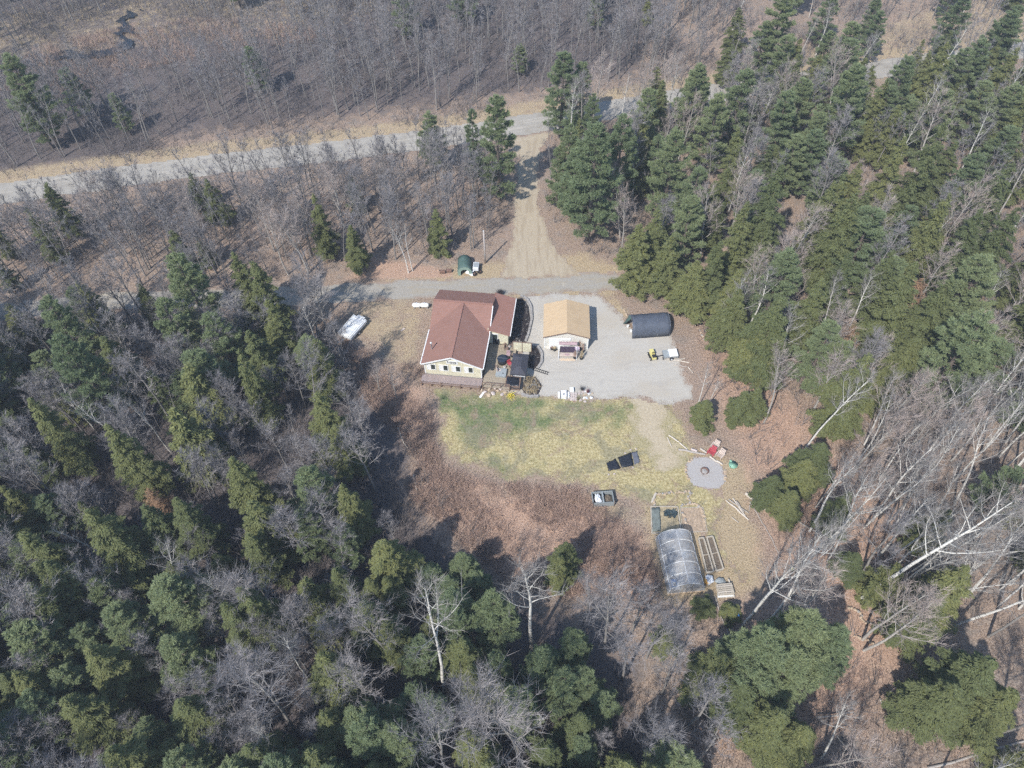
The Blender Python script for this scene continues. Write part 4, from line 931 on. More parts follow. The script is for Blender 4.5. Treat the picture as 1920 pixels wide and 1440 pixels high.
for (px, py), lab in (((809, 698), 'brown slatted bench at the left end of the front walkway'), ((884, 705), 'brown slatted bench under the right front window')):
    x, y = at(px, py, .55); b = thing('bench', lab, 'bench', x, y, .48, HR)
    for j in range(3): MB().box(-.65, .65, -.2+j*.14, -.08+j*.14, .40, .44).build('slat', M_POST, b)
    for sx in (-.55, .55): MB().box(sx-.05, sx+.05, -.18, .2, 0, .4).build('leg', M_POST, b)
    MB().box(-.65, .65, .23, .27, .45, .8).build('backrest', M_POST, b)
# cream screen, canopy and furniture on the deck side
def local_thing(name, label, cat, px, py, z=0.0, rz=HR, at_z=None):
    x, y = at(px, py, z if at_z is None else at_z); return thing(name, label, cat, x, y, z, rz)
sx0, sy0 = at(962, 642, 1.95); scn = thing('privacy_screen', 'cream board screen standing behind the charcoal canopy', 'screen', sx0, sy0, 0, HR)
for i in range(2): MB().box(.02+i*1.25, 1.22+i*1.25, 0, .05, .25, 1.95).build('panel', M_CREAM, scn)
for i in range(3): MB().box(-.05+i*1.25-.03, .05+i*1.25-.03, -.03, .09, 0, 2.05).build('post', M_POST, scn)
MB().beam((-.06, .02, 2.08), (2.55, .02, 2.08), .12, .05).build('cap_rail', M_POST, scn)
cn = local_thing('canopy', 'charcoal fabric canopy on posts right of the deck', 'canopy', 974, 681, 0, HR, 2.2)
cf = MB(); wq, dq = 1.02, 1.75
cf.add([(-wq, -dq, 2.05), (wq, -dq, 2.05), (wq, dq, 2.05), (-wq, dq, 2.05), (-.25, -dq+.9, 2.5), (.25, -dq+.9, 2.5), (.25, dq-.9, 2.5), (-.25, dq-.9, 2.5)], [(0, 1, 5, 4), (1, 2, 6, 5), (2, 3, 7, 6), (3, 0, 4, 7), (4, 5, 6, 7)])
cfo = cf.build('fabric_top', M_CANOPY, cn); q = cfo.modifiers.new('t', 'SOLIDIFY'); q.thickness = .03
va = MB()
for a_, b_ in (((-wq, -dq), (wq, -dq)), ((wq, -dq), (wq, dq)), ((wq, dq), (-wq, dq)), ((-wq, dq), (-wq, -dq))): va.beam((*a_, 1.92), (*b_, 1.92), .03, .24)
va.build('valance', M_CANOPY, cn)
for a_ in (-1, 1):
    for b_ in (-1, 1): MB().tube([(a_*.96, b_*1.69, 0), (a_*.96, b_*1.69, 2.05)], .04, 6).build('post', M_BLACK, cn)
tb = local_thing('round_tub', 'round black covered tub on the deck', 'tub', 942, 679, .57)
MB().tube([(0, 0, 0), (0, 0, .72)], .62, 20).build('shell', M_BLACK, tb, True); cv = MB(); cv.tube([(0, 0, .72), (0, 0, .80), (0, 0, .86)], [.68, .68, .5], 20); cv.build('cover', M_TUB, tb)
MB().beam((-.66, 0, .868), (.66, 0, .868), .05, .02).build('strap', M_TARPG, tb)
sp_ = local_thing('square_spa', 'light grey square spa with a black cap, at the deck corner', 'spa', 940, 706, .0)
MB().box(-.66, .66, -.62, .62, 0, .85).build('cabinet', M_COMP, sp_, bevel=.04); MB().box(-.7, .7, -.66, .66, .853, .96).build('cover', M_SPA, sp_, bevel=.03); MB().tube([(.25, -.2, .96), (.25, -.2, 1.0)], .09, 10).build('cap', M_BLACK, sp_)
gr_ = local_thing('grill', 'black barbecue grill against the house wing', 'grill', 931, 643, .57)
MB().box(-.42, .42, -.25, .25, .05, .75).build('cabinet', M_BLACK, gr_, bevel=.02); hd = MB(); hd.tube([(-.4, 0, .78), (.4, 0, .78)], .26, 10); hd.build('lid', M_BLACK, gr_, True); MB().box(.43, .8, -.22, .22, .68, .72).build('side_shelf', M_ALU, gr_)
bt = local_thing('tarped_box', 'large black tarped box in front of the canopy', 'tarped box', 962, 722, 0)
MB().box(-.98, .98, -.85, .85, 0, .78).build('box', M_POST, bt); tq = MB(); n_ = 8
vv = [(-1.05+2.1*i/n_, -.92+1.84*j/n_, (.86+.10*math.sin(i*1.7+j)*math.sin(j*1.3)) if 0 < i < n_ and 0 < j < n_ else .42+.15*math.sin(i*2.+j*3)) for j in range(n_+1) for i in range(n_+1)]
tq.add(vv, [(j*(n_+1)+i, j*(n_+1)+i+1, (j+1)*(n_+1)+i+1, (j+1)*(n_+1)+i) for j in range(n_) for i in range(n_)]); tq.build('tarp', M_TARPB, bt, True)
tbz = local_thing('table', 'long pale table at the front edge of the canopy', 'table', 974, 709, 0)
MB().box(-.8, .8, -.28, .28, .70, .76).build('table_top', M_WHITE2, tbz)
for a_ in (-.7, .7):
    for b_ in (-.2, .2): MB().box(a_-.03, a_+.03, b_-.03, b_+.03, 0, .70).build('leg', M_ALU, tbz)
for i, (px, py, c_, l_) in enumerate(((953, 668, M_PINK, 'mauve cushioned deck chair behind the round tub'), (956, 685, M_RED, 'reddish deck chair between the round tub and the canopy'), (950, 656, M_POST, 'brown deck chair by the tan boards'), (935, 697, M_CHAIRT, 'tan deck chair at the front of the deck'))):
    ch = local_thing('deck_chair', l_, 'chair', px, py, .57, HR+i*.7)
    MB().box(-.26, .26, -.26, .26, .34, .42).build('seat', c_, ch); MB().box(-.26, .26, .22, .29, .42, .9).build('backrest', c_, ch)
    for a_ in (-.23, .23):
        for b_ in (-.23, .23): MB().box(a_-.02, a_+.02, b_-.02, b_+.02, 0, .34).build('leg', M_BLACK, ch)
pots = [(947, 648), (955, 652), (960, 669), (958, 690), (946, 690), (930, 690)]
for i, (px, py) in enumerate(pots):
    x, y = at(px, py, .57); o = thing('flower_pot', ('terracotta', 'white', 'dark', 'terracotta', 'white', 'dark')[i]+' flower pot '+('by the wing wall', 'by the screen', 'at the canopy post', 'beside the reddish chair', 'behind the spa', 'at the house wall')[i], 'pot', x, y, .57)
    MB().tube([(0, 0, 0), (0, 0, .32)], [.12, .18], 10).build('pot', (M_RUST, M_WHITE, M_BLACK)[i % 3], o); pb = MB(); g_ = random.Random(i)
    for _ in range(26): pb.spike((0, 0, .3), (g_.gauss(0, .16), g_.gauss(0, .16), g_.uniform(.4, .7)), .02)
    pb.build('stems', M_BR, o)

# ---------------------------------------------------------------- planting beds by the drive
def strip(pts, wd, z0, z1):
    m = MB(); n = len(pts); L, Rr = [], []
    for i, p in enumerate(pts):
        a, b = pts[max(i-1, 0)], pts[min(i+1, n-1)]; dx, dy = b[0]-a[0], b[1]-a[1]; l = math.hypot(dx, dy)
        L.append((p[0]-dy/l*wd/2, p[1]+dx/l*wd/2)); Rr.append((p[0]+dy/l*wd/2, p[1]-dx/l*wd/2))
    m.prism(Rr+L[::-1], z0, z1); return m
def bed(name, label, outline, edge, fleck, seed, twig_m, cnt=220, hgt=(.25, .8)):
    o = thing(name, label, 'flower bed', 0, 0); ol = at_many(outline); MB().prism(ol, .0, .14).build('soil', M_MULCH, o)
    ed = at_many(edge)
    for a, b in zip(ed[:-1], ed[1:]):
        L = math.dist(a, b); k = max(1, round(L/.55))
        for i in range(k):
            p0 = (a[0]+(b[0]-a[0])*i/k, a[1]+(b[1]-a[1])*i/k); p1 = (a[0]+(b[0]-a[0])*(i+.94)/k, a[1]+(b[1]-a[1])*(i+.94)/k)
            MB().beam((*p0, .16), (*p1, .16), .3, .34).build('edging_stone', M_STONE, o)
    g = random.Random(seed); tw = MB(); fl = MB(); xs = [p[0] for p in ol]; ys = [p[1] for p in ol]; k = 0
    while k < cnt:
        x, y = g.uniform(min(xs), max(xs)), g.uniform(min(ys), max(ys))
        if sdf(np.array([x]), np.array([y]), ol)[0] < .1: continue
        k += 1; h = g.uniform(*hgt)
        for _ in range(3): tw.spike((x, y, .12), (x+g.gauss(0, .25), y+g.gauss(0, .25), .12+h), .022)
        if g.random() < fleck: fl.ball((x, y, .16), (g.uniform(.06, .14), g.uniform(.06, .14), .08), 6, 3, .2, g)
    stuff(tw.build('stems', twig_m, o)); 
    if fl.v: stuff(fl.build('pale_stones', M_STONE, o))
    return o
M_DKST = mat('dark dry stems', (.05, .045, .05), .9)
bed('flower_bed', 'long dark planted bed between house wing and gravel, curved stone edge', [(968, 562), (978, 560), (990, 574), (994, 600), (986, 645), (972, 645), (957, 640)], [(976, 556), (988, 562), (996, 576), (997, 600), (990, 630), (985, 642)], .28, 1, M_DKST, 260)
bed('flower_bed', 'small dark bed with rounded stone edge right of the canopy', [(993, 652), (1006, 653), (1013, 666), (1012, 682), (1002, 692), (990, 690)], [(996, 648), (1008, 651), (1016, 663), (1016, 680), (1008, 692)], .12, 2, M_DKST, 110)
bed('flower_bed', 'mound of dry straw coloured plants at the gravel corner', [(986, 706), (1004, 708), (1016, 724), (1008, 742), (985, 742), (978, 728)], [(978, 740), (992, 745), (1010, 744)], .3, 3, M_STRAW, 150)
tl = local_thing('trellis', 'pale triangular trellis leaning in the straw coloured plants', 'trellis', 1001, 728, .1)
for a_, b_ in (((-.55, 0, 0), (0, .2, 1.3)), ((.55, 0, 0), (0, .2, 1.3)), ((-.55, 0, 0), (.55, 0, 0)), ((-.3, .08, .6), (.3, .08, .6))): MB().beam(a_, b_, .05).build('bar', M_ALU, tl)
ld = local_thing('ladder', 'dark ladder lying on the gravel right of the canopy', 'ladder', 1014, 696, .03, R(-24))
for a_ in (-.2, .2): MB().box(-1.1, 1.1, a_-.03, a_+.03, 0, .08).build('rail', M_BLACK, ld)
for i in range(8): MB().box(-1.0+i*.27, -.94+i*.27, -.17, .17, .02, .06).build('rung', M_BLACK, ld)
# yellow shrub and odds along the front of the house
yp = local_thing('yellow_shrub', 'small bright yellow flowering shrub at the lawn edge below the deck', 'shrub', 958, 744, 0)
ym = MB(); g_ = random.Random(3)
for _ in range(240):
    c_ = Vector((g_.gauss(0, .24), g_.gauss(0, .22), abs(g_.gauss(.3, .18)))); d_ = Vector((g_.gauss(0, 1), g_.gauss(0, 1), g_.gauss(0, 1))).normalized()*.1; e_ = d_.orthogonal().normalized()*.05; ym.add([c_-e_, c_+e_, c_+d_], [(0, 1, 2)])
ym.build('flowers', M_YPLANT, yp); st_ = MB()
for _ in range(30): st_.spike((0, 0, 0), (g_.gauss(0, .3), g_.gauss(0, .3), g_.uniform(.3, .6)), .015)
st_.build('stems', M_STRAW, yp)
def planks(items, z=.04):
    for (a, b, wd, m_, lab, nm, cat) in items:
        p0, p1 = at(*a), at(*b); o = MB().beam((*p0, z+.02), (*p1, z+.03), wd, .05).build(nm, m_, None); tag(o, lab, cat)
planks([((900, 746), (907, 736), .28, M_WHITE, 'short white board lying on the green lawn', 'board', 'board'), ((868, 724), (886, 724), .12, M_WOODT, 'tan board lying before the front walkway', 'board', 'board'), ((902, 735), (906, 722), .14, M_WOODT, 'tan board leaning at the walkway end', 'board', 'board'), ((752, 621), (759, 616), .3, M_CHAIRT, 'pale slab on the grass left of the house', 'slab', 'slab')])
for i, (px, py) in enumerate(((910, 735), (918, 730), (925, 738), (933, 733), (941, 740), (917, 741), (929, 729), (947, 736), (938, 729))):
    x, y = at(px, py); s = .18+.05*(i % 3); o = MB().ball((0, 0, .08), (s*1.3, s, s*.7), 7, 4, .2, random.Random(i)).build('garden_rock', M_TANSTONE if i % 2 else M_PAVER); o.location = (x, y, 0); o.rotation_euler.z = i
    tag(o, 'rough stone in the row below the deck railing', 'rock', 'stones below the deck')

# ---------------------------------------------------------------- garage and what stands before it
GRZ = R(-3.5); ga = thing('garage', 'small pale garage with a tan shingle gable roof', 'garage', 7.4, 64.95, 0, GRZ)
gw = 3.12; gd = 6.1
gm = MB(); gm.add([(-gw, 0, 2.6), (0, 0, 3.62), (gw, 0, 2.6), (gw, gd, 2.6), (0, gd, 3.62), (-gw, gd, 2.6)], [(0, 1, 4, 5), (1, 2, 3, 4)])
go_ = gm.build('roof', M_TANROOF, ga); q = go_.modifiers.new('t', 'SOLIDIFY'); q.thickness = .12; q.offset = -1
for s in (-1, 1): MB().beam((s*gw, -.012, 2.52), (0, -.012, 3.54), .03, .16).build('fascia', M_POST, ga)
gwm = MB(); gwx = 2.9; pent = [(-gwx, 2.58), (-gwx, 0), (gwx, 0), (gwx, 2.58), (0, 3.46)]
gwm.add([(x, y, z) for y in (.25, .4) for x, z in pent], [(0, 1, 2, 3, 4), (9, 8, 7, 6, 5)]); gwm.box(-gwx, -gwx+.15, .4, 5.9, 0, 2.55); gwm.box(gwx-.15, gwx, .4, 5.9, 0, 2.55); gwm.box(-gwx, gwx, 5.75, 5.9, 0, 2.55)
gwm.build('wall', M_CREAMW, ga)
dm = MB(); dm.box(-2.3, .6, .2, .247, .02, 2.15); gdo = dm.build('garage_door', M_WHITE, ga)
for i in range(4): MB().box(-2.25, .55, .175, .198, .06+i*.53, .54+i*.53).build('door_panel', M_WHITE, gdo)
for s in (-1, 1): MB().box(s*gwx-.06, s*gwx+.06, .2, .3, 0, 2.55).build('corner_board', M_WHITE, ga)
sw = thing('canopy_swing', 'garden swing seat with mauve canopy before the garage', 'swing seat', *at(1064, 668), 0, GRZ)
for s in (-1, 1):
    f_ = MB(); f_.beam((s*1.2, -.55, 0), (s*1.2, 0, 2.0), .07); f_.beam((s*1.2, .65, 0), (s*1.2, 0, 2.0), .07); f_.beam((s*1.2, -.55, .1), (s*1.2, .65, .1), .07); f_.build('side_frame', M_WHITE2, sw)
cnp = MB(); cnp.add([(-1.2, .3, 2.0), (1.2, .3, 2.0), (1.2, .8, 2.08), (-1.2, .8, 2.08), (-1.2, .55, 2.13), (1.2, .55, 2.13)], [(0, 1, 5, 4), (4, 5, 2, 3)]); q = cnp.build('canopy', M_PINK, sw); q = q.modifiers.new('t', 'SOLIDIFY'); q.thickness = .05
MB().box(-1.05, 1.05, -.45, .15, .48, .6).build('seat_cushion', M_CHAIRT, sw, bevel=.03); MB().box(-1.05, 1.05, .16, .3, .6, 1.7).build('backrest', mat('shade dark cushion', (.07, .05, .08), .9), sw, bevel=.03)  # backrest coloured dark to stand for the shade under the canopy
MB().box(-1.05, 1.05, -.8, -.46, .02, .06).build('foot_mat', M_WOODT, sw)
MB().box(-.4, .2, -.4, -.1, .605, .68).build('seat_pillow', M_PINK, sw, bevel=.02)
for i, (px, py, hh) in enumerate(((1078, 672, 1.5), (1090, 673, 1.7), (1086, 655, 2.0), (1082, 648, 1.9), (1092, 660, 1.8), (1040, 657, .7), (1035, 655, .6))):
    o = thing('potted_shrub', 'dry brown shrub in a dark pot, '+('front left by the swing', 'front right by the swing', 'behind the swing end', 'close to the garage wall', 'tall one at the garage corner', 'small one left of the swing', 'smallest one at the garage door')[i], 'potted plant', *at(px, py), 0)
    MB().tube([(0, 0, 0), (0, 0, .34), (0, 0, .36)], [.2, .28, .24], 12).build('pot', M_BLACK, o); m = MB(); g_ = random.Random(20+i)
    for _ in range(90):
        a_ = g_.uniform(0, 6.28); z_ = g_.uniform(.35, hh); r_ = .34*math.sin(math.pi*(z_/hh)**.8)+.06; m.spike((g_.gauss(0, .05), g_.gauss(0, .05), z_*.85), (r_*math.cos(a_), r_*math.sin(a_), z_+.12), .03)
    m.tube([(0, 0, .3), (.03, 0, hh*.9)], [.035, .01], 5); m.build('branches', M_BR if i % 2 == 0 else M_STRAW, o)
bk = thing('blanket', 'pale mauve blanket hung over the right end of the swing', 'blanket', *at(1081, 668), 0, GRZ)
qm = MB(); n_ = 8
qm.add([(-.28+.56*i/n_, .12*math.sin(i*1.4)+(.1 if j == 0 else 0), 1.0+.9*j/3) for j in range(4) for i in range(n_+1)], [(j*9+i, j*9+i+1, (j+1)*9+i+1, (j+1)*9+i) for j in range(3) for i in range(n_)]); q = qm.build('cloth', mat('lilac cloth', (.55, .45, .55), .9, .25, 8), bk, True); q.modifiers.new('t', 'SOLIDIFY').thickness = .03; MB().tube([(-.3, .02, 1.9), (.3, .02, 1.9)], .02, 5).build('rail', M_ALU, bk)
for s_ in (-.28, .28): MB().tube([(s_, .02, 0), (s_, .02, 1.9)], .02, 5).build('post', M_ALU, bk)

# ---------------------------------------------------------------- shelters, tanks, trailer
sh = thing('fabric_shelter', 'slate grey rounded fabric shelter at the right of the gravel yard', 'shelter', *at(1190, 635), 0, R(3.5))
prof = [(0, 0), (.04, .9), (.22, 1.45), (.62, 1.9), (1.15, 2.16), (1.7, 2.25), (2.25, 2.16), (2.78, 1.9), (3.18, 1.45), (3.36, .9), (3.4, 0)]
sm_ = MB(); K = 14; L_ = 5.2; g_ = random.Random(4); vs_ = []
for i in range(K+1):
    x = L_*i/K-.35; dz = -.05*math.sin(i*math.pi*3.5/K)**2
    for j, (y, z) in enumerate(prof): vs_.append((x+(.0 if i else -.1*math.sin(j)), y+g_.uniform(-.02, .02), max(0, z+dz*(z > 1)+g_.uniform(-.025, .025)*(z > 0))))
n_ = len(prof); sm_.add(vs_, [(i*n_+j, (i+1)*n_+j, (i+1)*n_+j+1, i*n_+j+1) for i in range(K) for j in range(n_-1)]); q = sm_.build('cover', M_SHELT, sh, True); q.modifiers.new('t', 'SOLIDIFY').thickness = .03
en = MB(); en.add([(L_-.36, y, z*.98) for y, z in prof], [tuple(range(n_))]); q = en.build('end_panel', M_SHELT, sh); q.modifiers.new('t', 'SOLIDIFY').thickness = .02
fl = MB(); fl.add([(-.38, 1.75, 2.18), (-.38, 2.78, 1.85), (-.38, 3.36, .9), (-.75, 3.35, .0), (-1.1, 2.9, .0), (-1.05, 2.1, .9), (-.8, 1.85, 1.6)], [(0, 1, 2, 3, 4, 5, 6)]); q = fl.build('door_flap', M_GREENT, sh); q.modifiers.new('t', 'SOLIDIFY').thickness = .02
for x in (-.36, 1.35, 3.1, 4.8): MB().tube([(x, y*.985+.02, max(0, z-.06)) for y, z in prof], .025, 5).build('hoop', M_ALU, sh)
for i, ((px, py), lab) in enumerate((((1177, 613), 'white bucket at the open corner of the slate shelter'), ((1183, 622), 'white bag in the mouth of the slate shelter'))):
    o = thing('white_bucket' if i == 0 else 'white_bag', lab, 'bucket' if i == 0 else 'bag', *at(px, py), 0)
    if i == 0: MB().tube([(0, 0, 0), (0, 0, .36)], [.15, .19], 12).build('pail', M_WHITE, o); MB().tube([(.19*math.cos(t_), 0, .36+.16*math.sin(t_)) for t_ in np.linspace(0, math.pi, 7)], .012, 4).build('handle', M_ALU, o)
    else: MB().ball((0, 0, .2), (.18, .3, .24), 8, 5, .18).build('sack', M_WHITE, o, True); MB().tube([(0, 0, .38), (.02, 0, .52)], [.09, .03], 6).build('neck', M_WHITE, o)
gs = thing('green_shelter', 'faded green canvas shelter with a dark open front beside the lane', 'shelter', *at(872, 516), 0, R(2))
gs.scale = (.8, .8, .8)
pr2 = [(-1.35, 0), (-1.3, .9), (-1.05, 1.5), (-.55, 1.92), (0, 2.08), (.55, 1.92), (1.05, 1.5), (1.3, .9), (1.35, 0)]
m = MB(); n_ = len(pr2); m.add([(x, .05+3.3*i/4, z) for i in range(5) for x, z in pr2], [(i*n_+j, i*n_+j+1, (i+1)*n_+j+1, (i+1)*n_+j) for i in range(4) for j in range(n_-1)]); q = m.build('canvas', M_GREENT, gs, True); q.modifiers.new('t', 'SOLIDIFY').thickness = .03
m = MB(); inn = [(-.75, 0), (-.75, .8), (-.6, 1.15), (-.3, 1.3), (0, 1.32), (.3, 1.3), (.6, 1.15), (.75, .8), (.75, 0)]
m.add([(x, .0, z) for x, z in pr2]+[(x, .0, z) for x, z in inn], [(j, j+1, n_+j+1, n_+j) for j in range(n_-1)]); q = m.build('front_panel', mat('pale green canvas', (.22, .30, .25), .7, .2, 2), gs); q.modifiers.new('t', 'SOLIDIFY').thickness = .02
m = MB(); m.add([(x*.98, 3.34, z*.98) for x, z in pr2], [tuple(range(n_))]); m.build('back_panel', M_GREENT, gs)
for y in (.03, 1.7, 3.3): MB().tube([(x*.98, y, z*.98) for x, z in pr2], .025, 5).build('hoop', M_ALU, gs)
o = thing('crumpled_sheet', 'white crumpled sheet in the mouth of the green shelter', 'sheet', *at(881, 512), .01); MB().ball((0, 0, .2), (.62, .45, .38), 12, 6, .25).build('cloth', M_WHITE, o); MB().ball((.35, -.3, .08), (.4, .3, .16), 9, 5, .3).build('fold', M_WHITE, o)
ct = thing('utility_cart', 'white boxed cart with dark wheels right of the green shelter', 'cart', *at(893, 506), 0, R(-5))
MB().box(-.42, .42, -.7, .7, .42, .95).build('tub', M_WHITE2, ct, bevel=.04); MB().box(-.34, .34, -.4, .55, .952, .99).build('lid', M_SPA, ct)
for s in (-1, 1):
    for y in (-.45, .45): MB().tube([(s*.44, y, .27), (s*.56, y, .27)], .27, 14).build('wheel', M_TYRE, ct)
MB().beam((0, -.7, .45), (0, -1.3, .35), .06).build('tow_bar', M_BLACK, ct)
for i, ((px, py), c_) in enumerate((((890, 515), 'dark'), ((900, 511), 'rust brown'), ((830, 512), 'dark red'), ((842, 510), 'rusty'))):
    o = thing('old_tyre' if i < 2 else 'scrap_barrel', c_+(' old tyre lying before the cart', ' old tyre at the foot of the pole', ' barrel lying left of the green shelter', ' barrel near the green shelter')[i], 'tyre' if i < 2 else 'barrel', *at(px, py), .02)
    if i < 2: MB().tube([(0, 0, 0), (0, 0, .2)], .34, 14).build('tyre', M_TYRE, o); MB().tube([(0, 0, .2), (0, 0, .22)], .18, 10).build('rim', M_RUST, o)
    else: MB().tube([(-.4, 0, .28), (.4, 0, .28)], .28, 12).build('drum', M_RUST, o); MB().tube([(-.42, 0, .28), (-.36, 0, .28)], .295, 12).build('hoop', M_BLACK, o)
pl = thing('utility_pole', 'bare silver grey pole beside the driveway', 'pole', *at(910, 493), 0); MB().tube([(0, 0, -.2), (0, 0, 3), (0, 0, 6.2)], [.15, .13, .11], 10).build('shaft', M_POLE, pl, True); MB().tube([(0, 0, 6.2), (0, 0, 6.28)], [.12, .05], 10).build('cap', M_ALU, pl); MB().box(-.1, .1, -.22, -.12, 1.4, 1.9).build('meter_box', M_ALU, pl)
for i, (px, lab) in enumerate(((782, 'left white propane tank beside the house'), (797, 'right white propane tank beside the house'))):
    t_ = thing('propane_tank', lab, 'gas tank', *at(px, 577), 0, R(-3), 'propane tanks'); m = MB(); xs = [-.62, -.58, -.48, -.36, .36, .48, .58, .62]; m.tube([(x, 0, .55) for x in xs], [.06, .2, .3, .34, .34, .3, .2, .06], 16); m.build('shell', M_WHITE, t_, True)
    for s in (-.35, .35): MB().box(s-.06, s+.06, -.22, .22, 0, .3).build('foot', M_FOUND, t_)
    MB().tube([(0, 0, .87), (0, 0, 1.0)], .1, 10).build('valve_dome', M_WHITE2, t_)
tr_ = thing('folded_trailer', 'long white flat topped trailer at the forest edge left of the house', 'trailer', -21.9, 69.4, 0, R(60.7))
MB().box(-1.9, 1.9, -1.08, 1.08, .42, .92).build('body', M_WHITE2, tr_, bevel=.06)
for i in range(4): MB().box(-1.86+i*.94, -.98+i*.94, -.62, 1.0, .925, .985+.012*(i % 2)).build('roof_panel', M_WHITE2 if i % 2 else M_WHITE, tr_, bevel=.015)
MB().box(-1.9, 1.9, 1.02, 1.1, .925, 1.08).build('side_rail', M_WHITE, tr_); MB().box(-1.9, 1.9, -.95, -.85, .925, 1.05).build('side_rail', M_WHITE, tr_)
for a_ in (-1.5, -.5, .5, 1.5): MB().box(a_-.05, a_+.05, -.85, 1.02, 1.0, 1.06).build('cross_bar', M_WHITE, tr_)
for s in (-1, 1): wheel(tr_, -.2, s, 1.09, 1.2, .3)
MB().beam((-1.9, 0, .4), (-2.9, 0, .4), .1).build('tow_bar', M_ALU, tr_); MB().box(1.91, 2.2, -.6, .6, .6, .98).build('storage_box', M_WHITE, tr_, bevel=.03)

# ---------------------------------------------------------------- right side of the yard
mw_ = thing('riding_mower', 'small yellow riding mower parked on the gravel', 'mower', *at(1223, 669), 0, R(100))
MB().box(-.75, .55, -.3, .3, .25, .55).build('chassis', M_YELLOW, mw_, bevel=.03); MB().box(.1, .75, -.26, .26, .55, .85).build('hood', M_YELLOW, mw_, bevel=.06); MB().box(-.55, -.15, -.22, .22, .56, .7).build('seat', M_BLACK, mw_, bevel=.03); MB().box(-.68, -.56, -.22, .22, .6, 1.0).build('seat_back', M_BLACK, mw_, bevel=.03); MB().tube([(.05, 0, .55), (-.05, 0, .95)], .025, 6).build('steering_column', M_BLACK, mw_); MB().tube([(-.05+.16*math.cos(a_)*.3, .16*math.sin(a_), .96+.05*math.cos(a_)) for a_ in np.linspace(0, 6.28, 11)], .02, 5).build('steering_wheel', M_BLACK, mw_); MB().box(-.3, .35, -.5, .5, .1, .24).build('mower_deck', M_BLACK, mw_)
for x, r_ in ((-.5, .25), (.55, .17)):
    for s in (-1, 1): wheel(mw_, x, s, .33, .5, r_)
ut = thing('utility_trailer', 'little trailer with a white lid at the right yard edge', 'trailer', *at(1255, 668), 0, R(4))
MB().box(-.95, 1.0, -.65, .65, .35, .6).build('bed', M_ALU, ut); MB().box(-.2, .98, -.62, .62, .61, .8).build('lid', M_WHITE, ut, bevel=.03); MB().box(-.93, -.22, -.6, .6, .602, .66).build('load_sheet', M_SPA, ut)
for s in (-1, 1): wheel(ut, .1, s, .67, .8, .26)
MB().beam((-.95, 0, .4), (-1.6, -.1, .3), .07).build('tow_bar', M_BLACK, ut)
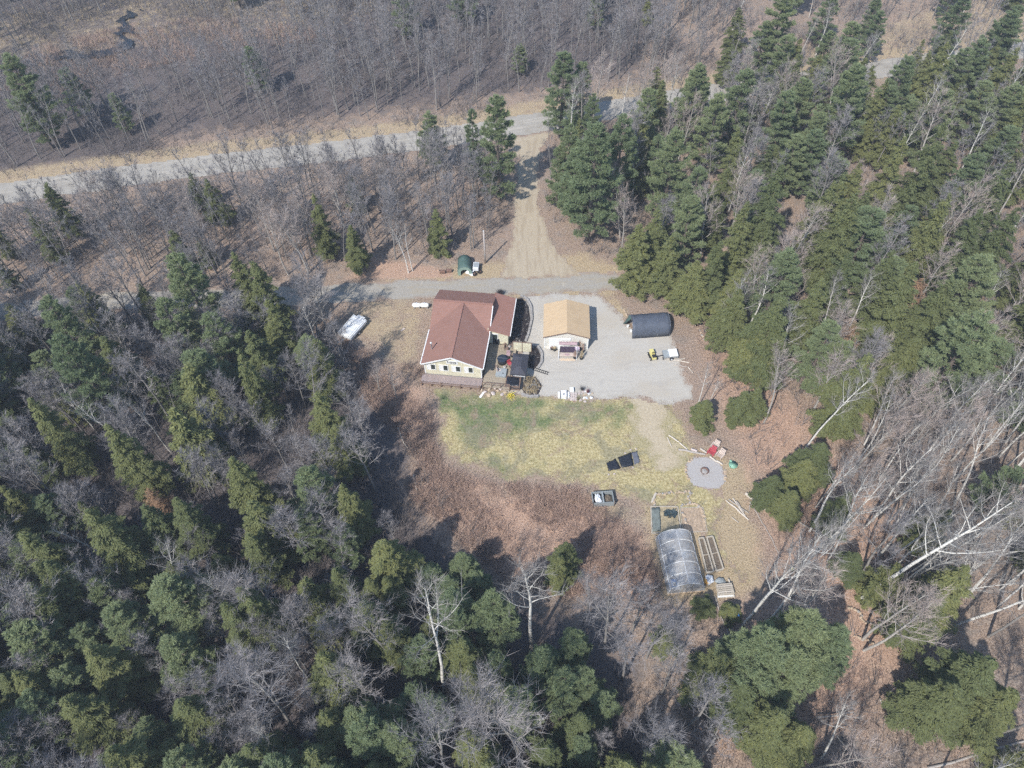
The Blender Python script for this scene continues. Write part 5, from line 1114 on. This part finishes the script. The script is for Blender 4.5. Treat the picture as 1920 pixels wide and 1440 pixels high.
LOGS = [((1244, 674), (1243, 660), .09, .08, M_BLACK, 'dark pipe standing beside the little trailer', 'pipe'),
        ((1250, 672), (1292, 680), .09, .1, M_LOG, 'tan pole behind the little trailer', 'log'), ((1255, 678), (1285, 672), .08, .12, M_LOG, 'tan pole crossing below the little trailer', 'log'), ((1262, 683), (1288, 688), .07, .09, M_LOGG, 'grey pole lying at the yard edge below the trailer', 'log'),
        ((1290, 688), (1300, 700), .07, .1, M_LOG, 'short pale stick at the right yard edge', 'log'),
        ((1254, 816), (1273, 829), .10, .12, M_LOG, 'upper half of the white log pointing to the lawn', 'log'), ((1274, 830), (1289, 843), .09, .12, M_LOG, 'lower half of the white log near the chairs', 'log'), ((1251, 820), (1259, 838), .07, .1, M_LOG, 'thin white log at the lawn edge, left of the fire circle', 'log'),
        ((1272, 843), (1322, 852), .14, .16, M_LOGG, 'thick pale log along the top of the fire circle', 'log'), ((1313, 841), (1325, 849), .13, .16, M_LOG, 'short pale log touching the red chair', 'log'), ((1331, 856), (1345, 866), .12, .15, M_LOG, 'bright split log right of the red chair', 'log'), ((1344, 864), (1355, 871), .11, .14, M_LOG, 'bright short log at the right of the fire circle', 'log'), ((1296, 842), (1307, 846), .18, .2, M_PAVER, 'stubby pale stump left of the red chair', 'log'),
        ((1398, 925), (1440, 958), .2, .22, M_LOG, 'big straight pale log right of the pole pile', 'log'),
        ((1361, 938), (1385, 956), .08, .1, M_LOG, 'topmost pole of the loose pole pile', 'log'), ((1366, 936), (1404, 962), .07, .18, M_LOGG, 'long grey pole across the pole pile', 'log'), ((1374, 934), (1400, 972), .08, .12, M_LOG, 'steep pale pole of the pole pile', 'log'), ((1371, 946), (1404, 975), .10, .1, M_LOG, 'whitest long pole of the pole pile', 'log'), ((1381, 940), (1395, 960), .07, .26, M_LOGG, 'short grey pole on top of the pole pile', 'log'), ((1407, 940), (1405, 958), .07, .1, M_LOGG, 'upright looking stick right of the pole pile', 'log'), ((1408, 942), (1432, 985), .06, .1, M_LOGG, 'thin stick trailing down from the pole pile', 'log'), ((1433, 985), (1460, 1038), .05, .1, M_LOGG, 'thin pole running down towards the white birch', 'log'),
        ((1372, 970), (1385, 980), .06, .08, M_LOG, 'short stick below the pole pile', 'log'),
        ((1341, 1118), (1368, 1196), .07, .1, M_LOGG, 'long thin pole below the junk pile', 'log'), ((1366, 1086), (1377, 1120), .09, .3, M_LOG, 'pale plank leaning on the junk pile', 'log'),
        ((1480, 968), (1535, 1000), .1, .12, M_LOG, 'pale fallen trunk right of the garden path', 'log'), ((1640, 1110), (1664, 1155), .06, .1, M_LOG, 'thin white stick on the bare slope', 'log'), ((1600, 1100), (1583, 1092), .1, .12, M_LOGG, 'short log at the foot of the leaning stem', 'log'), ((1576, 1050), (1593, 1060), .09, .1, M_LOG, 'split white log among small hemlocks', 'log'), ((1715, 1172), (1730, 1182), .1, .1, M_LOG, 'short white log on the slope, right', 'log'), ((1676, 1345), (1698, 1370), .08, .1, M_LOG, 'white stick in the dark hollow, bottom right', 'log'), ((1650, 1310), (1660, 1330), .08, .1, M_LOG, 'small white stick above the dark hollow', 'log'), ((1450, 1425), (1475, 1400), .09, .1, M_LOGG, 'grey fallen stem at the bottom edge, right of centre', 'log'), ((1315, 1325), (1350, 1390), .07, .1, M_LOGG, 'grey dead stem lying at the bottom, right of centre', 'log'), ((1530, 1345), (1600, 1335), .09, .2, M_LOGG, 'grey fallen birch below the pine group', 'log'), ((1740, 1440), (1920, 1390), .12, .3, M_LOGG, 'long pale trunk fallen along the bottom right corner', 'log'), ((1750, 1290), (1840, 1230), .11, .4, M_LOGG, 'pale fallen trunk between the right edge hemlocks', 'log'), ((745, 800), (757, 830), .07, .1, M_LOG, 'crooked pale branch in the purple scrub', 'log'), ((757, 830), (768, 845), .06, .1, M_LOG, 'lower end of the crooked branch in the scrub', 'log'), ((775, 890), (782, 920), .07, .1, M_LOG, 'pale branch at the edge of the dark forest', 'log'), ((1230, 925), (1222, 942), .16, .16, M_LOG, 'short pale log at the corner of the stone lined bed', 'log')]
for a, b, r_, z_, m_, lab, cat in LOGS:
    p0, p1 = Vector((*at(*a, z_), z_)), Vector((*at(*b, z_), z_)); L_ = (p1-p0).length; u = (p1-p0).normalized(); sdv = u.cross(Vector((0, 0, 1))); g_ = random.Random(int(a[0]*7+a[1]))
    pts = [p0+(p1-p0)*t_+sdv*g_.gauss(0, .015*L_)*(0 < t_ < 1) for t_ in (0, .25, .5, .75, 1)]
    o = MB().tube(pts, [r_*k for k in (1, .97, .93, .86, .78)], 7).build({'log': 'fallen_log', 'pipe': 'pipe'}[cat], m_, None, False); tag(o, lab, cat)

# ---------------------------------------------------------------- fire circle
fp = thing('fire_pit', 'rusty round fire bowl in the middle of the gravel circle', 'fire pit', *at(1320, 886), 0)
m = MB(); m.tube([(0, 0, .12), (0, 0, .3), (0, 0, .42)], [.2, .42, .5], 18, cap=False); m.build('bowl', M_RUST, fp, True).modifiers.new('t', 'SOLIDIFY').thickness = .05
for i in range(3): MB().beam((.3*math.cos(i*2.1), .3*math.sin(i*2.1), .25), (.42*math.cos(i*2.1), .42*math.sin(i*2.1), 0), .05).build('leg', M_BLACK, fp)
MB().ball((0, 0, .33), (.40, .40, .06), 8, 4, .2).build('ash', M_STONE, fp)
for i in range(16):
    a_ = 2.0+i*.19 if i < 9 else 4.6+i*.12; x, y = FIRE[0]+2.35*math.cos(a_), FIRE[1]+2.25*math.sin(a_); s = .09+.05*((i*7) % 3); o = MB().ball((0, 0, s*.5), (s*1.2, s, s*.8), 6, 4, .2, random.Random(i+50)).build('edge_stone', M_TANSTONE if i % 3 else M_STONE); o.location = (x, y, 0); tag(o, 'small stone on the rim of the fire circle', 'rock', 'rim stones of the fire circle')
def adirondack(px, py, rz, m_, lab):
    o = thing('garden_chair', lab, 'chair', *at(px, py), 0, rz)
    for i in range(4): q = MB(); q.beam((-.24+i*.16, -.3, .36), (-.24+i*.16, .25, .26), .14, .025); q.build('seat_slat', m_, o)
    for i in range(4): q = MB(); q.beam((-.24+i*.16, .24, .27), (-.24+i*.17, .62, 1.0), .14, .025); q.build('back_slat', m_, o)
    for s in (-1, 1):
        q = MB(); q.beam((s*.38, -.4, .56), (s*.38, .42, .56), .14, .03); q.build('armrest', m_, o); MB().beam((s*.36, -.32, 0), (s*.36, -.32, .55), .08).build('leg', m_, o); MB().beam((s*.36, .3, .55), (s*.36, .55, 0), .08).build('leg', m_, o)
adirondack(1333, 851, R(-40), M_RED, 'red slatted garden chair at the fire circle'); adirondack(1339, 840, R(-40), M_CHAIRT, 'tan slatted garden chair behind the red one'); adirondack(1349, 856, R(-45), M_CHAIRT, 'tan slatted garden chair right of the red one')
gp = thing('sandbox', 'round green plastic sandbox right of the fire circle', 'sandbox', *at(1374, 873), 0, R(30)); m = MB(); m.tube([(0, 0, 0), (0, 0, .22), (0, 0, .24), (0, 0, .1)], [.45, .55, .45, .4], 16); m.build('shell', M_GREENP, gp, True); MB().ball((.1, .55, .18), (.16, .2, .16), 8, 5).build('head', M_GREENP, gp); MB().box(-.15, .15, -.2, .1, .11, .2).build('toy_box', M_COMP, gp)

# ---------------------------------------------------------------- black sheets, compost, garden
def sheet_thing(name, lab, cat, quad, m_, z=.05, bul=.1, n=7, seed=0):
    q = [Vector((*p, 0)) for p in at_many(quad)]; c = sum(q, Vector())/4; g_ = random.Random(seed); vs_ = []
    for j in range(n+1):
        for i in range(n+1):
            a_, b_ = i/n, j/n; p = q[0].lerp(q[1], a_).lerp(q[3].lerp(q[2], a_), b_)-c; e = 4*a_*(1-a_)*4*b_*(1-b_); rim = .0 if 0 < i < n and 0 < j < n else 1
            vs_.append((p.x+g_.uniform(-.05, .05)*rim, p.y+g_.uniform(-.05, .05)*rim, z+bul*min(1, e*2)*g_.uniform(.4, 1)-(.03 if rim else 0)))
    m = MB(); m.add(vs_, [(j*(n+1)+i, j*(n+1)+i+1, (j+1)*(n+1)+i+1, (j+1)*(n+1)+i) for j in range(n) for i in range(n)]); o = m.build(name, m_, None, True); o.location = c; o.modifiers.new('t', 'SOLIDIFY').thickness = .02; return tag(o, lab, cat)
sheet_thing('black_sheet', 'smaller black plastic sheet on the lawn, left of two', 'plastic sheet', [(1141, 884), (1164, 878), (1154, 860), (1137, 868)], M_TARPB, .07, .12, seed=1)
sheet_thing('black_sheet', 'larger black plastic sheet on the lawn, right of two', 'plastic sheet', [(1166, 878), (1189, 873), (1183, 848), (1158, 858)], M_TARPB, .07, .12, seed=2)
sheet_thing('grey_sheet', 'grey folded plastic strip at the right end of the black sheets', 'plastic sheet', [(1190, 872), (1200, 867), (1195, 846), (1184, 848)], M_TARPG, .06, .06, seed=3)
for i, (px, py) in enumerate(((1172, 850), (1182, 844), (1193, 842), (1141, 890), (1152, 889), (1187, 877))):
    o = MB().ball((0, 0, .06), (.14, .1, .09), 6, 4, .25, random.Random(i)).build('weight_stone', M_PAVER); o.location = (*at(px, py), 0); tag(o, 'pale stone weighing down the edge of the black sheets', 'rock', 'stones round the black sheets')
cb = thing('compost_bin', 'blue grey two chamber compost bin below the lawn', 'compost bin', *at(1131, 950), 0, R(3)); cw, cd = 1.22, 1.5
for nm_, bx_ in (('front_wall', (-cw, cw, 0, .06)), ('back_wall', (-cw, cw, cd-.06, cd)), ('side_wall', (-cw, -cw+.06, .06, cd-.06)), ('side_wall', (cw-.06, cw, .06, cd-.06)), ('divider', (-.08, .08, .06, cd-.06))):
    w_ = MB()
    for i in range(4): w_.box(*bx_, .02+i*.235, .235+i*.235)
    w_.build(nm_, M_COMP, cb)
m = MB(); m.ball((.6, .75, .3), (.5, .6, .35), 10, 5, .2); m.build('heap', M_SOIL, cb); m = MB(); m.ball((-.6, .75, .6), (.48, .62, .35), 10, 5, .3); m.build('bags', M_WHITE2, cb)
MB().tube([(-.75, .5, .95), (-.55, 1.1, 1.05)], .08, 6).build('lid_bar', M_WHITE2, cb)
MB().box(cw+.005, cw+.05, -.1, .1, 0, 1.1).build('post', M_POST, cb); MB().box(-cw-.05, -cw-.005, -.1, .1, 0, 1.1).build('post', M_POST, cb)
# the poly tunnel
gh = thing('poly_tunnel', 'clear plastic tunnel greenhouse with white hoops beside the raised beds', 'greenhouse', 18.05, 30.55, 0, R(4)); GW, GL, GH = 1.95, 6.3, 2.35
arch = [(GW*math.cos(t_)*1.0, GH*math.sin(t_)**.8) for t_ in np.linspace(math.pi, 0, 15)]
m = MB(); n_ = 15; m.add([(x*1.01, GL*i/18, z*1.008+.012*math.sin(i*2.1)) for i in range(19) for x, z in arch], [(i*n_+j, i*n_+j+1, (i+1)*n_+j+1, (i+1)*n_+j) for i in range(18) for j in range(n_-1)]); m.build('film', M_FILM, gh, True)
for k in range(6): MB().tube([(x, GL*k/5, z) for x, z in [(x_*1.012, z_*1.012) for x_, z_ in arch]], .03, 6).build('hoop', M_WHITE, gh)
MB().beam((0, 0, GH-.03), (0, GL, GH-.03), .05).build('ridge_pole', M_WHITE2, gh)
for s in (-1, 1): MB().beam((s*GW, -.05, .12), (s*GW, GL+.05, .12), .06, .24).build('base_board', M_WOODG, gh); MB().beam((s*GW*.93, 0, 1.15), (s*GW*.93, GL, 1.15), .04).build('side_rail', M_WHITE2, gh)
for y in (0, GL):
    m = MB(); m.add([(x*.99, y, z*.99) for x, z in arch], [tuple(range(n_))]); m.build('end_film', M_FILM, gh)
    for x in (-.5, .5): MB().beam((x, y, 0), (x, y, 2.25), .06).build('door_post', M_WOODG, gh)
MB().beam((-GW, -.04, .1), (GW, -.04, .1), .06, .22).build('base_board', M_WOODT, gh)
for s in (-1, 1): MB().box(s*1.1-.45, s*1.1+.45, .4, 5.9, 0, .25).build('planting_bed', M_SOIL, gh)
g_ = random.Random(9)
for i, (x, y, c_) in enumerate(((-1.1, 1.0, M_BLUE), (-1.0, 2.3, M_SPA), (1.0, 1.2, M_SPA), (-.9, .7, M_WHITE), (.9, 4.2, M_COMP), (-.3, 1.4, M_TUB))):
    o = thing('seed_tray', ('blue', 'grey', 'grey', 'white', 'slate', 'dark')[i]+' tray inside the tunnel, '+('front left', 'left of the middle', 'front right', 'nearest the door', 'far right', 'in the aisle')[i], 'tray', 18.05+x*math.cos(R(4))-y*math.sin(R(4)), 30.55+x*math.sin(R(4))+y*math.cos(R(4)), .26 if abs(x) > .6 else .02, R(4)); MB().box(-.3, .3, -.4, .4, 0, .04).build('base', c_, o)
    for s in (-1, 1): MB().box(s*.3-.02, s*.3+.02, -.4, .4, .041, .14).build('rim', c_, o); MB().box(-.28, .28, s*.4-.02, s*.4+.02, .041, .14).build('rim', c_, o)
def frame_bed(lab, quad, h=.42, bw=.15, div=(), m_=M_WOODG, fillm=M_SOIL):
    q = at_many(quad); c = (sum(p[0] for p in q)/4, sum(p[1] for p in q)/4); o = thing('raised_bed', lab, 'raised bed', *c, 0); l = [(p[0]-c[0], p[1]-c[1]) for p in q]
    for i in range(4):
        MB().beam((*l[i], h/2), (*l[(i+1) % 4], h/2), bw, h+.002*i).build('side_board', m_, o)
    MB().prism([(x*.93, y*.97) for x, y in l], 0, h*.6).build('soil', fillm, o)
    for t_ in div:
        a_ = (l[0][0]*(1-t_)+l[3][0]*t_, l[0][1]*(1-t_)+l[3][1]*t_); b_ = (l[1][0]*(1-t_)+l[2][0]*t_, l[1][1]*(1-t_)+l[2][1]*t_); MB().beam((*a_, h*.55), (*b_, h*.55), .06, h*.9).build('cross_board', m_, o)
    return o
frame_bed('long raised bed next to the poly tunnel', [(1324, 1076), (1337, 1074), (1318, 1011), (1309, 1012)], div=(.5,))
frame_bed('long raised bed on the outer side, by the path', [(1342, 1073), (1355, 1069), (1335, 1008), (1324, 1010)], div=(.5,))
frame_bed('low timber framed bed above the tunnel with a dark plant', [(1222, 1001), (1277, 999), (1270, 951), (1220, 951)], .2, .12, fillm=mat('dry bed grass', (.34, .28, .18), .95, .35, 4, .5))
frame_bed('stony timber edged bed right above the tunnel', [(1280, 999), (1326, 997), (1318, 952), (1275, 953)], .1, .08, fillm=mat('stony bed', (.37, .28, .20), .95, .4, 5, .6))
sheet_thing('net_sheet', 'grey green mesh sheet on the left of the framed bed', 'mesh sheet', [(1223, 998), (1239, 997), (1237, 952), (1221, 953)], mat('grey green mesh', (.16, .18, .165), .8, .3, 3, .3), .19, .06, seed=7)
kp = thing('leafy_plant', 'dark blue green leafy plant in the framed bed', 'plant', *at(1257, 964, .2), .15); m = MB(); g_ = random.Random(31)
for _ in range(160):
    a_ = g_.uniform(0, 6.28); r_ = g_.uniform(.05, .8); c_ = Vector((r_*math.cos(a_)*.95, r_*math.sin(a_)*.55, g_.uniform(.05, .4))); d_ = Vector((math.cos(a_), math.sin(a_), g_.uniform(-.2, .8)))*.18; e_ = d_.cross(Vector((0, 0, 1))).normalized()*.1; m.add([c_-e_, c_+e_, c_+d_], [(0, 1, 2)])
m.build('leaves', mat('blue green leaf', (.05, .075, .085), .6, .4, 4), kp); MB().tube([(0, 0, 0), (0, 0, .25)], .05, 5).build('stem', M_GRASS, kp)
def stone_row(pts, n, lab, grp, seed):
    g_ = random.Random(seed); P_ = at_many(pts); Ls = [math.dist(a, b) for a, b in zip(P_[:-1], P_[1:])]; T_ = sum(Ls)
    for k in range(n):
        d_ = T_*(k+.5)/n; i = 0
        while d_ > Ls[i] and i < len(Ls)-1: d_ -= Ls[i]; i += 1
        t_ = d_/Ls[i]; x = P_[i][0]+(P_[i+1][0]-P_[i][0])*t_+g_.gauss(0, .06); y = P_[i][1]+(P_[i+1][1]-P_[i][1])*t_+g_.gauss(0, .06); s = g_.uniform(.10, .2); o = MB().ball((0, 0, s*.45), (s*1.15, s*.9, s*.75), 6, 4, .22, g_).build('border_stone', M_TANSTONE if g_.random() < .75 else M_STONE); o.location = (x, y, 0); o.rotation_euler.z = g_.uniform(0, 6); tag(o, lab, 'rock', grp)
stone_row([(1228, 928), (1250, 925), (1295, 922)], 22, 'tan stone in the top row of the stone lined bed', 'top row of the stone lined bed', 1)
stone_row([(1296, 923), (1290, 932), (1296, 945)], 8, 'tan stone in the right row of the stone lined bed', 'right row of the stone lined bed', 2)
stone_row([(1226, 930), (1228, 950)], 6, 'tan stone in the left row of the stone lined bed', 'left row of the stone lined bed', 3)
stone_row([(1276, 950), (1290, 945), (1306, 946), (1316, 955), (1322, 985)], 24, 'tan stone edging the bed right above the tunnel', 'edging above the tunnel', 4)
stone_row([(1280, 960), (1284, 975), (1292, 990)], 9, 'pale stone inside the bed right above the tunnel', 'stones inside the bed', 5)
stone_row([(1225, 1006), (1245, 1006)], 6, 'orange tan stone at the tunnel corner', 'stones at the tunnel corner', 6)
stone_row([(1590, 1140), (1612, 1148), (1618, 1165), (1640, 1172)], 14, 'pale stone of the broken wall on the bare slope', 'stones on the bare slope', 7)
stone_row([(1600, 1195), (1625, 1200), (1640, 1210)], 9, 'grey stone of the rock heap on the bare slope', 'rock heap on the slope', 8)
stone_row([(1166, 577), (1172, 586), (1178, 596), (1186, 606)], 11, 'tan boulder along the top right edge of the gravel yard', 'boulders along the yard', 9)
stone_row([(1300, 605), (1312, 620), (1322, 640)], 8, 'tan rock above the right end of the gravel yard', 'rocks right of the yard', 10)
# junk beside the beds
jk = [((1330, 1088), 'clear folded film heap beside the orange pot', 'film_heap', 'plastic film', M_WHITE2, (.45, .6, .3)), ((1325, 1091), 'orange fallen plant pot beside the film heap', 'orange_pot', 'pot', M_ORANGE, (.3, .35, .25)), ((1350, 1091), 'slate plastic tub behind the junk pile', 'plastic_tub', 'tub', M_COMP, (.55, .4, .25))]
for (px, py), lab, nm, cat, m_, r_ in jk:
    o = thing(nm, lab, cat, *at(px, py), .01); MB().ball((0, 0, r_[2]*.7), r_, 10, 6, .22, random.Random(px)).build('bulk', m_, o); MB().tube([(-r_[0]*.9, 0, .05), (r_[0]*.9, .1, .12)], .05, 6).build('rim', m_, o)
pt = thing('pallet_stack', 'stack of weathered pallets at the lower end of the beds', 'pallets', *at(1358, 1108), 0, R(4))
for k in range(3):
    for i in range(6): MB().box(-.85, .85, -.6+i*.21, -.44+i*.21, .14+k*.2, .17+k*.2).build('slat', M_WOODG if (i+k) % 3 else M_LOG, pt)
    for i in range(3): MB().box(-.8+i*.75, -.7+i*.75, -.6, .6, k*.2+.005, .135+k*.2).build('bearer', M_WOODG, pt)
ws = thing('white_sheeting', 'white sheets lying in front of the pallet stack', 'sheeting', *at(1360, 1117), 0, R(3)); 
for i in range(3): MB().box(-.9+.05*i, .9, -.22+.18*i, -.06+.18*i, .05, .3-.05*i).build('panel', M_WHITE, ws)
sheet_thing('blue_tarp', 'crumpled blue tarp in the brush below the pallets', 'tarp', [(1373, 1159), (1388, 1161), (1386, 1149), (1372, 1150)], M_BLUE, .15, .3, 6, 8)
o = thing('yellow_bucket', 'small yellow bucket in the brush right of the garden path', 'bucket', *at(1484, 1069), 0); MB().tube([(0, 0, 0), (0, 0, .4)], [.17, .22], 12).build('pail', M_YELLOW, o); MB().tube([(.2*math.cos(t_), 0, .4+.18*math.sin(t_)) for t_ in np.linspace(0, math.pi, 7)], .015, 4).build('handle', M_BLACK, o)
# boxes and pavers at the lawn edge of the gravel
wb_ = thing('white_storage_box', 'white storage box with dark bands on the gravel by the lawn', 'storage box', *at(1057, 748), 0, R(-2))
MB().box(-.36, .36, -.02, .95, 0, .62).build('body', M_WHITE, wb_, bevel=.03); MB().box(-.75, -.47, .05, .9, 0, .4).build('side_panel', M_WHITE, wb_, bevel=.02); MB().box(.47, .75, .05, .9, 0, .4).build('side_panel', M_WHITE, wb_, bevel=.02); MB().box(-.46, -.37, .0, .93, 0, .5).build('band', M_TARPG, wb_); MB().box(.37, .46, .0, .93, 0, .5).build('band', M_TARPG, wb_); MB().tube([(0, .3, .62), (0, .3, .68)], .1, 10).build('cap', M_TARPG, wb_)
wc = thing('white_chest', 'small white chest behind the stacked pavers', 'chest', *at(1072, 735), 0); MB().box(-.24, .24, -.2, .45, 0, .35).build('body', M_WHITE, wc, bevel=.02); MB().box(-.26, .26, -.22, .47, .352, .42).build('lid', M_WHITE, wc, bevel=.02)
pv = thing('paver_stack', 'block of pinkish paving slabs beside the white storage box', 'pavers', *at(1075, 752), 0, R(-3))
for i in range(3):
    for j in range(4): MB().box(-.45+i*.31, -.16+i*.31, .02+j*.3, .3+j*.3, 0, .16+.08*((i+j) % 2)).build('slab', M_PAVER, pv)
for i in range(26):
    g_ = random.Random(i+200); px, py = g_.uniform(1086, 1112), g_.uniform(733, 754); s = g_.uniform(.1, .24); o = MB().ball((0, 0, s*.5), (s*1.2, s, s*.7), 6, 4, .25, g_).build('rubble_stone', (M_PAVER, M_WHITE2, M_TANSTONE)[i % 3]); o.location = (*at(px, py), 0); tag(o, ('pinkish', 'white', 'tan')[i % 3]+' stone in the rubble heap right of the pavers', 'rock', 'rubble heap right of the pavers')
for i, (px, py) in enumerate(((1092, 733), (1102, 738), (1084, 750))):
    o = thing('red_twig_shrub', 'bare shrub at the rubble heap, '+('dark and upright', 'dark red', 'green grey beside the pavers')[i], 'shrub', *at(px, py), 0); m = MB(); g_ = random.Random(i+70)
    for _ in range(60): z_ = g_.uniform(.1, .4); m.spike((g_.gauss(0, .05), g_.gauss(0, .05), z_), (g_.gauss(0, .3), g_.gauss(0, .3), z_+g_.uniform(.3, .7)), .018)
    m.build('twigs', (M_DKST, mat('dark red twigs', (.16, .05, .06), .9), M_GRASS)[i], o); MB().tube([(0, 0, -.05), (0, 0, .4)], [.05, .03], 5).build('stem', M_DKST, o)
# dark shrub at the back corner of the house
sb = thing('dark_shrub', 'dark leafless shrub at the back corner of the house wing', 'shrub', *at(938, 553), 0); m = MB(); g_ = random.Random(77)
for _ in range(260): a_ = g_.uniform(0, 6.28); z_ = g_.uniform(.1, 1.1); m.spike((g_.gauss(0, .2), g_.gauss(0, .2), z_*.5), (.9*math.cos(a_)*g_.random(), .55*math.sin(a_)*g_.random(), z_+.3), .02)
m.build('twigs', M_DKST, sb); MB().tube([(0, 0, 0), (0, 0, .5)], .05, 5).build('stem', M_DKST, sb)

# ---------------------------------------------------------------- the air: thin blue spring haze
th = NT('haze'); th.out(None, th.n('VolumePrincipled', {'Color': (.80, .87, 1.0, 1), 'Density': .0004, 'Anisotropy': 0.0}).outputs[0])
hz = MB(); hz.box(-420, 420, -60, 420, -3.0, 80.0); ho = hz.build('haze', th.m); stuff(ho, 'thin bluish haze over the whole place', 'haze')
